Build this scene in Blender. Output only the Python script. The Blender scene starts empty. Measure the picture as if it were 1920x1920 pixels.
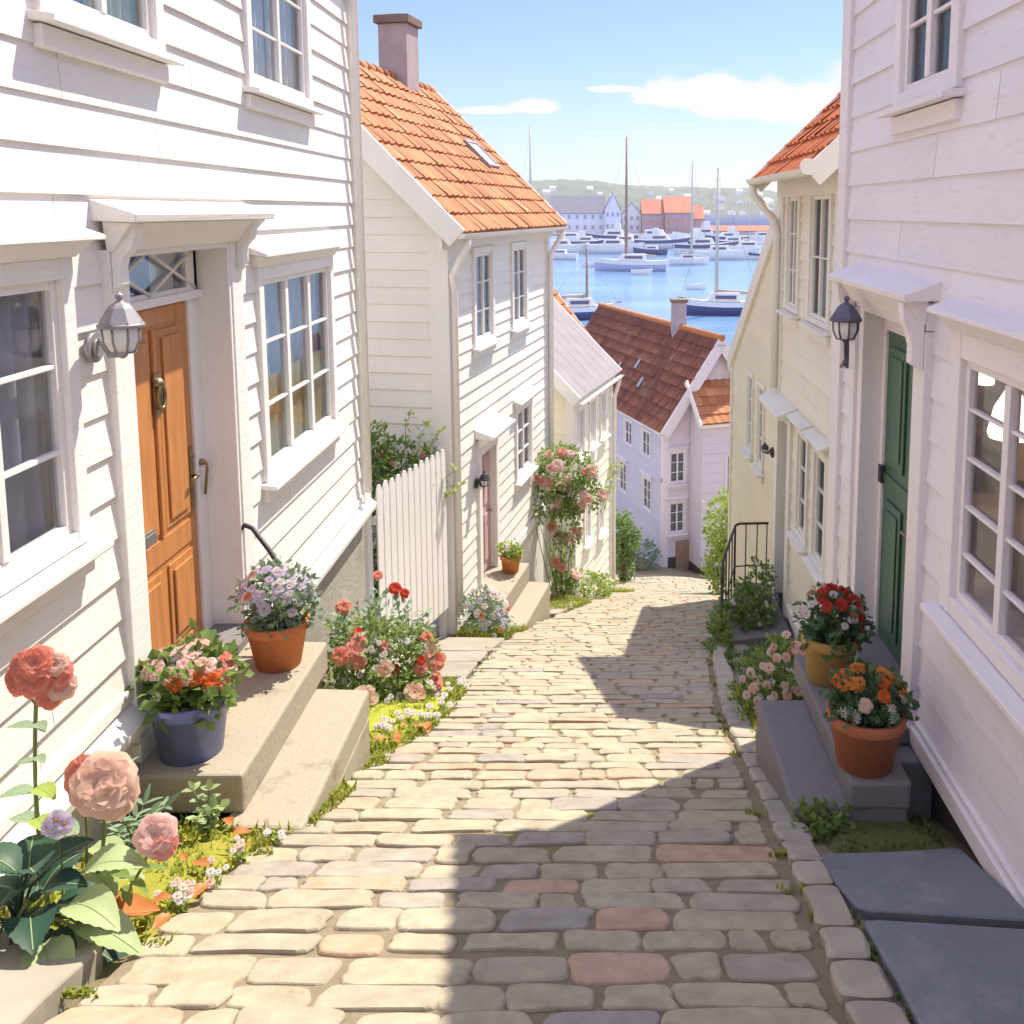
import bpy, bmesh, math, random
from mathutils import Vector, Matrix, noise
R = random.Random(7)
rad = math.radians
scene = bpy.context.scene
COL = scene.collection
E = 13.0                        # eye height above the sea

# ------------------------------------------------------------ photograph -> place
PT = rad(7.0); FX = 1750.0; CX = 1120.0; CY = 610.0
def ray(px, py):
    a = (px - CX) / FX; b = -(py - CY) / FX
    return Vector((a, math.cos(PT) + b * math.sin(PT), -math.sin(PT) + b * math.cos(PT)))
def on_h(px, py, h):
    d = ray(px, py); return d * (h / d.z)
def on_y(px, py, y):
    d = ray(px, py); return d * (y / d.y)
def lerp(a, b, t): return a + (b - a) * t
def interp(x, pts):
    if x <= pts[0][0]: return pts[0][1]
    for (a, va), (b, vb) in zip(pts, pts[1:]):
        if x <= b: return lerp(va, vb, (x - a) / (b - a))
    return pts[-1][1]
GP = [(-40, 11.39), (17, -7.336), (22.5, -9.5), (28, -11.0), (34, -12.0), (60, -14.2), (90, -14.4)]
def G(x, y):
    h = interp(y, GP)
    if y > 22: h -= 0.16 * max(0, min(1, (y - 22) / 5)) * max(0, min(6, x - 2))
    return h
def on_ground(px, py):
    d = ray(px, py); lo, hi = 0.5, 60.0
    for _ in range(60):
        m = (lo + hi) / 2; p = d * m
        if p.z > G(p.x, p.y): lo = m
        else: hi = m
    return d * hi

# ------------------------------------------------------------ materials
def new_mat(name):
    m = bpy.data.materials.new(name); m.use_nodes = True
    nt = m.node_tree; b = nt.nodes['Principled BSDF']
    return m, nt, b
def nd(nt, t, **kw):
    n = nt.nodes.new(t)
    for k, v in kw.items(): setattr(n, k, v)
    return n
def tex_noise(nt, scale, detail=4, rough=.55, coord='Object', stretch=None):
    tc = nd(nt, 'ShaderNodeTexCoord'); n = nd(nt, 'ShaderNodeTexNoise')
    n.inputs['Scale'].default_value = scale; n.inputs['Detail'].default_value = detail; n.inputs['Roughness'].default_value = rough
    if stretch:
        mp = nd(nt, 'ShaderNodeMapping'); mp.inputs['Scale'].default_value = stretch
        nt.links.new(tc.outputs[coord], mp.inputs[0]); nt.links.new(mp.outputs[0], n.inputs['Vector'])
    else:
        nt.links.new(tc.outputs[coord], n.inputs['Vector'])
    return n
def ramp(nt, src, stops):
    r = nd(nt, 'ShaderNodeValToRGB'); el = r.color_ramp.elements
    el[0].position, el[0].color = stops[0][0], (*stops[0][1], 1)
    el[1].position, el[1].color = stops[-1][0], (*stops[-1][1], 1)
    for p, c in stops[1:-1]:
        e = el.new(p); e.color = (*c, 1)
    nt.links.new(src, r.inputs[0]); return r
def mixc(nt, fac, a, b, mode='MIX'):
    m = nd(nt, 'ShaderNodeMix', data_type='RGBA', blend_type=mode)
    for s, v in ((m.inputs[0], fac), (m.inputs[6], a), (m.inputs[7], b)):
        if hasattr(v, 'is_output'): nt.links.new(v, s)
        elif isinstance(v, (int, float)): s.default_value = v
        else: s.default_value = (*v, 1)
    return m.outputs[2]
def bump(nt, b, src, dist=.01, strength=.4):
    n = nd(nt, 'ShaderNodeBump'); n.inputs['Distance'].default_value = dist; n.inputs['Strength'].default_value = strength
    nt.links.new(src, n.inputs['Height']); nt.links.new(n.outputs[0], b.inputs['Normal']); return n
def shade(c, k): return tuple(min(1, x * k) for x in c)

def m_plain(name, c, rough=.6, var=.12, scale=6, bmp=0.0, metal=0, spec=.4, stretch=None, bscale=None):
    m, nt, b = new_mat(name)
    n = tex_noise(nt, scale, 5, .6, stretch=stretch)
    r = ramp(nt, n.outputs['Fac'], [(.3, shade(c, 1 - var)), (.7, shade(c, 1 + var * .6))])
    nt.links.new(r.outputs[0], b.inputs['Base Color'])
    b.inputs['Roughness'].default_value = rough; b.inputs['Metallic'].default_value = metal
    b.inputs['Specular IOR Level'].default_value = spec
    if bmp:
        n2 = tex_noise(nt, bscale or scale * 8, 6, .65, stretch=stretch); bump(nt, b, n2.outputs['Fac'], bmp, .5)
    return m
def m_paint(name, c, stain=(.70, .62, .48), amt=.5):
    """house paint on boards: fine wood grain along the board, faint worn patches and rusty specks"""
    m, nt, b = new_mat(name)
    n1 = tex_noise(nt, .9, 4, .6)
    r1 = ramp(nt, n1.outputs['Fac'], [(.35, shade(c, .965)), (.65, shade(c, 1.02))])
    n2 = tex_noise(nt, 1.6, 6, .72)
    mk = ramp(nt, n2.outputs['Fac'], [(.60, (0, 0, 0)), (.76, (amt,) * 3)])
    c1 = mixc(nt, mk.outputs[0], r1.outputs[0], tuple(x * s for x, s in zip(c, (.98, .93, .83))))
    n3 = tex_noise(nt, 60, 3, .5); mk3 = ramp(nt, n3.outputs['Fac'], [(.70, (0, 0, 0)), (.78, (.35,) * 3)])
    c2 = mixc(nt, mk3.outputs[0], c1, stain)
    gi = nd(nt, 'ShaderNodeNewGeometry'); ri = ramp(nt, gi.outputs['Random Per Island'], [(0, (.93, .93, .935)), (1, (1, 1, 1))])
    c2 = mixc(nt, 1.0, c2, ri.outputs[0], 'MULTIPLY')
    nt.links.new(c2, b.inputs['Base Color'])
    b.inputs['Roughness'].default_value = .5; b.inputs['Specular IOR Level'].default_value = .3
    n4 = tex_noise(nt, 14, 6, .65, stretch=(3, .35, 3)); bump(nt, b, n4.outputs['Fac'], .006, .5)
    g4 = ramp(nt, n4.outputs['Fac'], [(.28, (.88, .87, .86)), (.46, (1, 1, 1))]); nt.links.new(mixc(nt, 1.0, c2, g4.outputs[0], 'MULTIPLY'), b.inputs['Base Color'])
    return m
def m_island(name, cols, rough=.7, bmp=.004, bscale=40, trans=0.0, nvar=.15, nscale=8, spec=.3, patch=None):
    """one colour per separate piece (stone, tile, leaf, petal) with a little mottling"""
    m, nt, b = new_mat(name)
    g = nd(nt, 'ShaderNodeNewGeometry')
    r = nd(nt, 'ShaderNodeValToRGB'); r.color_ramp.interpolation = 'LINEAR'
    el = r.color_ramp.elements; n = len(cols)
    el[0].position = 0; el[0].color = (*cols[0], 1); el[1].position = 1; el[1].color = (*cols[-1], 1)
    for i, c in enumerate(cols[1:-1]):
        e = el.new((i + 1) / (n - 1)); e.color = (*c, 1)
    nt.links.new(g.outputs['Random Per Island'], r.inputs[0])
    nz = tex_noise(nt, nscale, 5, .6)
    v = ramp(nt, nz.outputs['Fac'], [(.3, (1 - nvar,) * 3), (.7, (1, 1, 1))])
    c = mixc(nt, 1.0, r.outputs[0], v.outputs[0], 'MULTIPLY')
    if patch:
        n5 = tex_noise(nt, patch[1], 7, .72); k5 = ramp(nt, n5.outputs['Fac'], [(patch[2], (0, 0, 0)), (patch[2] + .12, (patch[3],) * 3)]); c = mixc(nt, k5.outputs[0], c, patch[0])
    nt.links.new(c, b.inputs['Base Color'])
    b.inputs['Roughness'].default_value = rough; b.inputs['Specular IOR Level'].default_value = spec
    if bmp:
        n2 = tex_noise(nt, bscale, 6, .65); bump(nt, b, n2.outputs['Fac'], bmp, .5)
    if trans:
        t = nd(nt, 'ShaderNodeBsdfTranslucent'); nt.links.new(c, t.inputs[0])
        mx = nd(nt, 'ShaderNodeMixShader'); mx.inputs[0].default_value = trans
        nt.links.new(b.outputs[0], mx.inputs[1]); nt.links.new(t.outputs[0], mx.inputs[2])
        nt.links.new(mx.outputs[0], nt.nodes['Material Output'].inputs[0])
    return m
def m_glass(name, tint=(.82, .85, .88), ior=1.17):
    m, nt, b = new_mat(name); nt.nodes.remove(b)
    t = nd(nt, 'ShaderNodeBsdfTransparent'); t.inputs[0].default_value = (*tint, 1)
    g = nd(nt, 'ShaderNodeBsdfGlossy'); g.inputs['Roughness'].default_value = .07
    n = tex_noise(nt, 1.3, 2, .5); bp = nd(nt, 'ShaderNodeBump'); bp.inputs['Distance'].default_value = .02; bp.inputs['Strength'].default_value = .25
    nt.links.new(n.outputs['Fac'], bp.inputs['Height']); nt.links.new(bp.outputs[0], g.inputs['Normal'])
    f = nd(nt, 'ShaderNodeFresnel'); f.inputs[0].default_value = ior
    mx = nd(nt, 'ShaderNodeMixShader')
    fm = nd(nt, 'ShaderNodeMath', operation='MULTIPLY'); fm.inputs[1].default_value = .30; nt.links.new(f.outputs[0], fm.inputs[0])
    nt.links.new(fm.outputs[0], mx.inputs[0]); nt.links.new(t.outputs[0], mx.inputs[1]); nt.links.new(g.outputs[0], mx.inputs[2])
    nt.links.new(mx.outputs[0], nt.nodes['Material Output'].inputs[0]); return m
def m_emit(name, c, s):
    m, nt, b = new_mat(name); b.inputs['Base Color'].default_value = (*c, 1)
    b.inputs['Emission Color'].default_value = (*c, 1); b.inputs['Emission Strength'].default_value = s; return m
def m_stained(name, c, dark, light, scale=1.4, rough=.85, lo=.42, hi=.62, bmp=.012):
    m, nt, b = new_mat(name)
    n = tex_noise(nt, scale, 7, .68)
    r = ramp(nt, n.outputs['Fac'], [(.25, dark), (lo, c), (hi, c), (.78, light)])
    n2 = tex_noise(nt, 55, 5, .7); r2 = ramp(nt, n2.outputs['Fac'], [(.3, (.82,) * 3), (.7, (1, 1, 1))])
    nt.links.new(mixc(nt, 1.0, r.outputs[0], r2.outputs[0], 'MULTIPLY'), b.inputs['Base Color'])
    b.inputs['Roughness'].default_value = rough; b.inputs['Specular IOR Level'].default_value = .25
    n3 = tex_noise(nt, 22, 8, .7); bump(nt, b, n3.outputs['Fac'], bmp, .6); return m

M = {}
M['white'] = m_paint('white_paint', (.83, .805, .755))
M['trim'] = m_paint('white_trim_paint', (.85, .83, .795), amt=.2)
M['lilac'] = m_paint('lilac_white_paint', (.81, .77, .83))
M['lilactrim'] = m_paint('lilac_trim_paint', (.83, .78, .80), amt=.2)
M['cream'] = m_paint('cream_paint', (.80, .75, .61)); M['creamolive'] = m_paint('olive_cream_paint', (.75, .70, .52))
M['creamtrim'] = m_paint('cream_trim_paint', (.79, .77, .68), amt=.2)
M['yellow'] = m_paint('pale_yellow_paint', (.84, .80, .64))
M['violet'] = m_paint('pale_violet_paint', (.70, .64, .77))
M['violetshade'] = m_paint('pale_violet_paint_shaded', (.58, .58, .76))  # violet house's left face: its shade is mixed into the paint colour
M['plaster'] = m_stained('foundation_plaster', (.40, .375, .33), (.17, .155, .15), (.50, .48, .42), 1.5, lo=.44, hi=.58, bmp=.03)
M['whiteplaster'] = m_stained('white_plaster', (.78, .75, .70), (.6, .56, .54), (.8, .78, .72), .9)
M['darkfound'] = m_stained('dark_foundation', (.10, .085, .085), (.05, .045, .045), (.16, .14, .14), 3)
M['door_orange'] = m_plain('varnished_door_wood', (.52, .215, .065), .42, .22, 3, .003, spec=.5, stretch=(6, 6, .6), bscale=9)
M['door_green'] = m_plain('green_door_paint', (.045, .115, .075), .42, .15, 3, .002, spec=.5, stretch=(5, 5, .6))
M['door_pink'] = m_plain('faded_pink_door', (.55, .36, .36), .6, .12, 3, .002)
M['door_violet'] = m_plain('grey_violet_door', (.38, .34, .42), .6, .12, 3, .002)
M['brown_wood'] = m_plain('brown_wood', (.33, .24, .18), .7, .2, 5, .002)
M['iron'] = m_plain('dark_iron', (.06, .055, .065), .5, .2, 20, .001, metal=.4)
M['greymetal'] = m_plain('grey_lantern_metal', (.30, .29, .31), .5, .15, 12, .001, metal=.3)
M['darkmetal'] = m_plain('violet_black_lantern_metal', (.13, .12, .17), .5, .15, 12, .001, metal=.3)
M['brass'] = m_plain('tarnished_brass', (.30, .23, .13), .38, .3, 30, .001, metal=.85)
M['silver'] = m_plain('worn_steel', (.42, .40, .38), .35, .25, 30, .001, metal=.85)
M['milk'] = m_plain('frosted_lamp_glass', (.74, .72, .74), .3, .05, 5)
M['glass'] = m_glass('window_glass'); M['glass_clear'] = m_glass('clear_window_glass', (.9, .9, .9), 1.13)
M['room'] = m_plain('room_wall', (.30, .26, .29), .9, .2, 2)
M['roomwarm'] = m_plain('room_wall_warm', (.62, .54, .66), .9, .3, 2.2)
M['curtain'] = m_plain('curtain_cloth', (.58, .53, .56), .9, .15, 4)
M['curtainwarm'] = m_plain('curtain_warm', (.85, .66, .45), .9, .1, 3)
M['olive'] = m_plain('olive_blind', (.52, .50, .24), .9, .2, 3)
M['bluecloth'] = m_plain('blue_blind', (.30, .34, .52), .9, .15, 3)
M['greycloth'] = m_plain('grey_curtain', (.50, .46, .50), .9, .15, 3)
M['lampshade'] = m_emit('lit_lampshade', (1.0, .80, .55), 2.2)
M['tile'] = m_island('orange_clay_tile', [(.33, .125, .055), (.46, .175, .07), (.50, .20, .085), (.52, .21, .09), (.55, .23, .10), (.48, .185, .075), (.60, .29, .14)], .75, .006, 30, nvar=.28, nscale=3, patch=((.22, .17, .10), 2.4, .56, .55))
M['tile2'] = m_island('rust_clay_tile', [(.46, .12, .035), (.54, .15, .05), (.40, .10, .035)], .75, .006, 30, nvar=.28, nscale=3, patch=((.16, .11, .07), 2.4, .55, .6))
M['tilebrown'] = m_island('brown_clay_tile', [(.20, .070, .045), (.24, .085, .05), (.17, .06, .045)], .8, .006, 20, nvar=.3, nscale=1.5, patch=((.27, .22, .18), 1.6, .57, .55))
M['slate'] = m_plain('grey_roof_boards', (.27, .245, .255), .8, .12, 2.5, .004)
M['brick'] = m_plain('rendered_chimney', (.40, .34, .34), .85, .15, 4, .006)
M['cap'] = m_plain('chimney_cap', (.20, .15, .12), .9, .2, 6, .006)
M['terracotta'] = m_stained('terracotta', (.58, .20, .075), (.42, .13, .05), (.66, .32, .18), 2.5, .8, bmp=.004)
M['terra_y'] = m_stained('ochre_terracotta', (.46, .30, .11), (.36, .21, .07), (.52, .38, .2), 2.5, .8, bmp=.004)
M['terra_r'] = m_stained('red_terracotta', (.48, .17, .085), (.32, .10, .05), (.54, .24, .14), 2.0, .8, bmp=.004)
M['blueglaze'] = m_plain('blue_glaze', (.14, .17, .42), .28, .25, 5, .002, spec=.6)
M['soil'] = m_plain('soil', (.05, .035, .025), .95, .3, 30, .01)
M['stone'] = m_stained('pale_step_stone', (.40, .355, .275), (.20, .175, .145), (.52, .47, .38), 2.6, .85)
M['greystone'] = m_stained('grey_step_stone', (.22, .205, .215), (.15, .14, .15), (.32, .31, .32), 2.2, .8)
M['flag'] = m_island('pavement_flags', [(.31, .285, .24), (.38, .345, .285), (.34, .31, .265)], .8, .006, 25, nvar=.25, nscale=3)
M['slateflag'] = m_stained('blue_grey_flags', (.20, .215, .25), (.12, .13, .16), (.33, .335, .35), 2.3, .6, .45, .53, .016)
M['cobble'] = m_island('cobbles', [(.42, .375, .27), (.45, .41, .29), (.39, .345, .275), (.46, .405, .295), (.41, .36, .27), (.43, .385, .285), (.35, .32, .29), (.44, .39, .28), (.40, .355, .27), (.45, .405, .30), (.37, .325, .28), (.43, .38, .275), (.49, .34, .24), (.52, .36, .27)], .78, .012, 34, nvar=.30, nscale=9, spec=.3, patch=((.20, .17, .12), 3.0, .58, .45))
M['kerb'] = m_island('kerb_stones', [(.38, .34, .28), (.42, .375, .305), (.36, .32, .275)], .75, .007, 25, nvar=.25, nscale=6)

def m_ground(name, c1, c2, moss, scale=1.2, lo=.5, hi=.6):
    m, nt, b = new_mat(name)
    n = tex_noise(nt, 9, 6, .7); r = ramp(nt, n.outputs['Fac'], [(.3, c1), (.7, c2)])
    n2 = tex_noise(nt, scale, 6, .7); mk = ramp(nt, n2.outputs['Fac'], [(lo, (0, 0, 0)), (hi, (1, 1, 1))])
    nt.links.new(mixc(nt, mk.outputs[0], r.outputs[0], moss), b.inputs['Base Color'])
    b.inputs['Roughness'].default_value = .95; b.inputs['Specular IOR Level'].default_value = .15
    n3 = tex_noise(nt, 45, 8, .75); bump(nt, b, n3.outputs['Fac'], .02, .8); return m
M['joint'] = m_ground('sandy_joints', (.25, .205, .14), (.34, .285, .20), (.20, .23, .07), 1.7, .56, .66)
M['earth'] = m_ground('earth', (.22, .17, .11), (.33, .26, .17), (.15, .17, .05), .8, .48, .6)
M['mossbed'] = m_ground('moss_and_leaf_litter', (.30, .31, .045), (.38, .35, .06), (.44, .18, .05), 3.0, .56, .64)
M['mossbed2'] = m_ground('bright_moss', (.30, .34, .04), (.38, .40, .055), (.40, .22, .05), 2.2, .64, .72)
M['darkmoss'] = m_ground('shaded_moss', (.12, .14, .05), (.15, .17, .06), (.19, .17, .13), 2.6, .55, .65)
M['grass'] = m_island('grass_blades', [(.22, .28, .035), (.30, .35, .045), (.36, .38, .07), (.26, .31, .04)], .7, 0, trans=.35, nvar=.1)
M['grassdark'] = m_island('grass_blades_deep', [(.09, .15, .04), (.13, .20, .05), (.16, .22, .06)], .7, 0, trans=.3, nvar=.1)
LEAF = lambda n, c, t=.48: m_island(n, [tuple(min(.6, x * 1.3) for x in q) for q in c], .5, 0, trans=t, nvar=.12, spec=.35)
M['leaf'] = LEAF('leaf_green', [(.10, .17, .045), (.15, .235, .06), (.20, .29, .08), (.12, .20, .05)])
M['leafbright'] = LEAF('leaf_yellow_green', [(.24, .33, .07), (.32, .40, .09), (.28, .36, .08)], .4)
M['leafdark'] = LEAF('leaf_dark', [(.05, .10, .045), (.07, .13, .06), (.09, .15, .065)], .2)
M['leafpale'] = LEAF('leaf_pale', [(.26, .34, .16), (.34, .42, .22), (.30, .37, .14)], .35)
M['leafblue'] = LEAF('leaf_blue_green', [(.17, .25, .16), (.23, .31, .20), (.14, .22, .13)], .3)
M['leafhosta'] = LEAF('leaf_deep_hosta', [(.020, .055, .038), (.028, .07, .045), (.038, .09, .05)], .15)
M['leaforange'] = LEAF('leaf_orange', [(.55, .20, .05), (.48, .15, .04), (.60, .26, .08)], .3)
M['stem'] = m_plain('plant_stem', (.16, .20, .07), .7, .2, 20)
M['bark'] = m_plain('bark', (.10, .075, .055), .9, .3, 12, .01)
PET = lambda n, c, t=.58: m_island(n, c, .6, 0, trans=t, nvar=.08, spec=.2)
M['p_coral'] = PET('petal_coral', [(.84, .32, .23), (.87, .40, .30), (.89, .46, .35)])
M['p_peach'] = PET('petal_peach', [(.90, .66, .53), (.91, .73, .62), (.89, .56, .43)])
M['p_pink'] = PET('petal_pink', [(.89, .61, .57), (.91, .68, .63), (.90, .75, .70)])
M['p_orange'] = PET('petal_orange', [(.80, .20, .05), (.85, .27, .07), (.78, .17, .05)])
M['p_amber'] = PET('petal_amber', [(.80, .35, .08), (.85, .42, .12), (.78, .30, .07)])
M['p_red'] = PET('petal_red', [(.70, .09, .05), (.62, .07, .04), (.76, .13, .07)])
M['p_white'] = PET('petal_white', [(.84, .82, .78), (.86, .80, .78), (.82, .82, .84)])
M['p_lilac'] = PET('petal_lilac', [(.62, .56, .76), (.70, .64, .80), (.76, .72, .82)])
M['p_rose'] = PET('petal_rose', [(.85, .42, .36), (.88, .50, .44), (.83, .35, .28)])

def m_sea(name, base, rough, sc, dist, spec):
    m, nt, b = new_mat(name)
    n0 = tex_noise(nt, .02, 4, .6, stretch=(1, 3, 1))
    r = ramp(nt, n0.outputs['Fac'], [(.35, shade(base, .8)), (.65, shade(base, 1.25))])
    nt.links.new(r.outputs[0], b.inputs['Base Color'])
    b.inputs['Roughness'].default_value = rough; b.inputs['Specular IOR Level'].default_value = spec
    n = tex_noise(nt, sc, 5, .6, stretch=(1, 1.8, 1)); bump(nt, b, n.outputs['Fac'], dist, .6); return m
M['sea'] = m_sea('harbour_water', (.16, .30, .50), .10, .55, .25, .5)
M['opensea'] = m_sea('deep_channel_water', (.05, .07, .17), .75, .05, .3, .03)
M['hull_white'] = m_plain('boat_white', (.80, .77, .72), .35, .06, 2)
M['hull_blue'] = m_plain('boat_navy', (.07, .08, .19), .35, .1, 2)
M['hull_lilac'] = m_plain('boat_lilac_grey', (.50, .50, .64), .35, .08, 2)
M['deck'] = m_plain('boat_deck', (.70, .62, .50), .6, .1, 2)
M['mast_wood'] = m_plain('mast_wood', (.34, .22, .15), .5, .15, 4)
M['mast_pale'] = m_plain('mast_pale', (.60, .55, .46), .5, .1, 4)
M['window_dark'] = m_plain('dark_boat_window', (.10, .11, .18), .2, .1, 3)
M['sail_cover'] = m_plain('sail_cover', (.42, .38, .36), .8, .1, 3)
M['forest'] = m_island('wooded_hill', [(.10, .14, .065), (.12, .16, .075)], .95, 0, nvar=.5, nscale=.02)
M['farwhite'] = m_plain('far_white_wall', (.74, .72, .76), .8, .05, .3)
M['fargrey'] = m_plain('far_grey_roof', (.24, .23, .26), .8, .1, .3)
M['farred'] = m_plain('far_orange_roof', (.50, .17, .10), .8, .12, .2)
M['farbrick'] = m_plain('far_pink_brick', (.52, .28, .25), .85, .12, .3)
M['farwin'] = m_plain('far_window', (.36, .36, .48), .4, .1, .5)
M['quay'] = m_plain('quay_stone', (.42, .39, .42), .9, .15, .2)

# ------------------------------------------------------------ mesh builder
LOCAL = set()
class MB:
    def __init__(s): s.v = []; s.f = []; s.mi = []; s.sm = []
    def face(s, pts, mi=0, sm=False):
        i = len(s.v); s.v += [tuple(p) for p in pts]; s.f.append(tuple(range(i, i + len(pts)))); s.mi.append(mi); s.sm.append(sm)
    def mesh(s, vs, fs, mi=0, sm=False):
        i = len(s.v); s.v += [tuple(p) for p in vs]
        for f in fs: s.f.append(tuple(i + k for k in f)); s.mi.append(mi); s.sm.append(sm)
    def hexa(s, p, mi=0):     # 8 points: bottom ring 0-3, top ring 4-7
        s.mesh(p, [(3, 2, 1, 0), (4, 5, 6, 7), (0, 1, 5, 4), (1, 2, 6, 5), (2, 3, 7, 6), (3, 0, 4, 7)], mi)
    def box(s, F, u0, u1, h0, h1, d0, d1, mi=0):
        s.hexa([F(u0, h0, d0), F(u1, h0, d0), F(u1, h0, d1), F(u0, h0, d1), F(u0, h1, d0), F(u1, h1, d0), F(u1, h1, d1), F(u0, h1, d1)], mi)
    def wbox(s, x0, x1, y0, y1, z0, z1, mi=0):
        s.hexa([(x0, y0, z0), (x1, y0, z0), (x1, y1, z0), (x0, y1, z0), (x0, y0, z1), (x1, y0, z1), (x1, y1, z1), (x0, y1, z1)], mi)
    def prism(s, bot, top, mi=0):
        n = len(bot); vs = list(bot) + list(top)
        fs = [tuple(range(n - 1, -1, -1)), tuple(range(n, 2 * n))] + [(i, (i + 1) % n, n + (i + 1) % n, n + i) for i in range(n)]
        s.mesh(vs, fs, mi)
    def tube(s, pts, r, seg=8, mi=0, cap=True):
        pts = [Vector(p) for p in pts]; rs = r if isinstance(r, (list, tuple)) else [r] * len(pts)
        i0 = len(s.v); t = (pts[1] - pts[0]).normalized()
        a = t.orthogonal().normalized()
        for k, p in enumerate(pts):
            if k == 0: t = (pts[1] - pts[0])
            elif k == len(pts) - 1: t = pts[-1] - pts[-2]
            else: t = pts[k + 1] - pts[k - 1]
            t = t.normalized(); a = (a - t * a.dot(t)).normalized(); b = t.cross(a)
            for j in range(seg):
                q = 2 * math.pi * j / seg
                s.v.append(tuple(p + (a * math.cos(q) + b * math.sin(q)) * rs[k]))
        for k in range(len(pts) - 1):
            for j in range(seg):
                x = i0 + k * seg
                s.f.append((x + j, x + (j + 1) % seg, x + seg + (j + 1) % seg, x + seg + j)); s.mi.append(mi); s.sm.append(True)
        if cap:
            s.f.append(tuple(i0 + j for j in reversed(range(seg)))); s.mi.append(mi); s.sm.append(False)
            x = i0 + (len(pts) - 1) * seg
            s.f.append(tuple(x + j for j in range(seg))); s.mi.append(mi); s.sm.append(False)
    def lathe(s, prof, c=(0, 0, 0), seg=24, mi=0, sm=True):
        i0 = len(s.v); n = len(prof)
        for r, z in prof:
            for j in range(seg):
                q = 2 * math.pi * j / seg; s.v.append((c[0] + r * math.cos(q), c[1] + r * math.sin(q), c[2] + z))
        for k in range(n - 1):
            for j in range(seg):
                x = i0 + k * seg
                s.f.append((x + j, x + (j + 1) % seg, x + seg + (j + 1) % seg, x + seg + j)); s.mi.append(mi); s.sm.append(sm)
        s.f.append(tuple(i0 + j for j in reversed(range(seg)))); s.mi.append(mi); s.sm.append(False)
        x = i0 + (n - 1) * seg
        s.f.append(tuple(x + j for j in range(seg))); s.mi.append(mi); s.sm.append(False)
    def build(s, name, mats, parent=None, bevel=0, recalc=False, label=None, merge=0):
        me = bpy.data.meshes.new(name); me.from_pydata(s.v, [], s.f)
        if not isinstance(mats, (list, tuple)): mats = [mats]
        for m in mats: me.materials.append(M[m] if isinstance(m, str) else m)
        me.polygons.foreach_set('material_index', s.mi); me.polygons.foreach_set('use_smooth', s.sm)
        if recalc or merge:
            bm = bmesh.new(); bm.from_mesh(me)
            if merge: bmesh.ops.remove_doubles(bm, verts=bm.verts, dist=merge)
            if recalc: bmesh.ops.recalc_face_normals(bm, faces=bm.faces)
            bm.to_mesh(me); bm.free()
        me.update()
        o = bpy.data.objects.new(name, me); COL.objects.link(o)
        if parent is not None: attach(o, parent)
        if bevel:
            b = o.modifiers.new('edge', 'BEVEL'); b.width = bevel; b.segments = 2; b.limit_method = 'ANGLE'; b.angle_limit = rad(40)
        if label: o['label'] = label
        return o
def world_offset(o):
    return o.location + (world_offset(o.parent) if o.parent else Vector())
def attach(o, parent):
    """keep o where its coordinates put it in the world, under a parent that only moves (no turn)"""
    o.parent = parent
    if parent.name not in LOCAL: o.matrix_parent_inverse = Matrix.Translation(-world_origin(parent))
def world_origin(o):
    # parents here are an Empty at a base, or meshes built in world coordinates under such an Empty
    while o.type == 'MESH' and o.parent: return Vector((0, 0, 0))
    return Vector(o.location)
def thing(name, label, cat, loc=(0, 0, 0), group=None, local=False, rz=0):
    o = bpy.data.objects.new(name, None); COL.objects.link(o); o.location = loc; o.empty_display_size = .2
    o.rotation_euler = (0, 0, rz)
    o['label'] = label; o['category'] = cat
    if group: o['group'] = group
    if local: LOCAL.add(o.name)
    return o
def tag(o, label, cat, group=None):
    o['label'] = label; o['category'] = cat
    if group: o['group'] = group
    return o
def struct(o, kind='structure'):
    o['kind'] = kind; return o
class Fr:
    """a wall's frame: u along it, h height above the eye, d out of it"""
    def __init__(s, o, u):
        s.o = Vector((o[0], o[1], 0)); s.u = Vector((u[0], u[1], 0)).normalized(); s.n = Vector((s.u.y, -s.u.x, 0))
    def flip(s): s.n = -s.n; return s
    def __call__(s, u, h, d=0.0):
        p = s.o + s.u * u + s.n * d; return (p.x, p.y, E + h)

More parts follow.
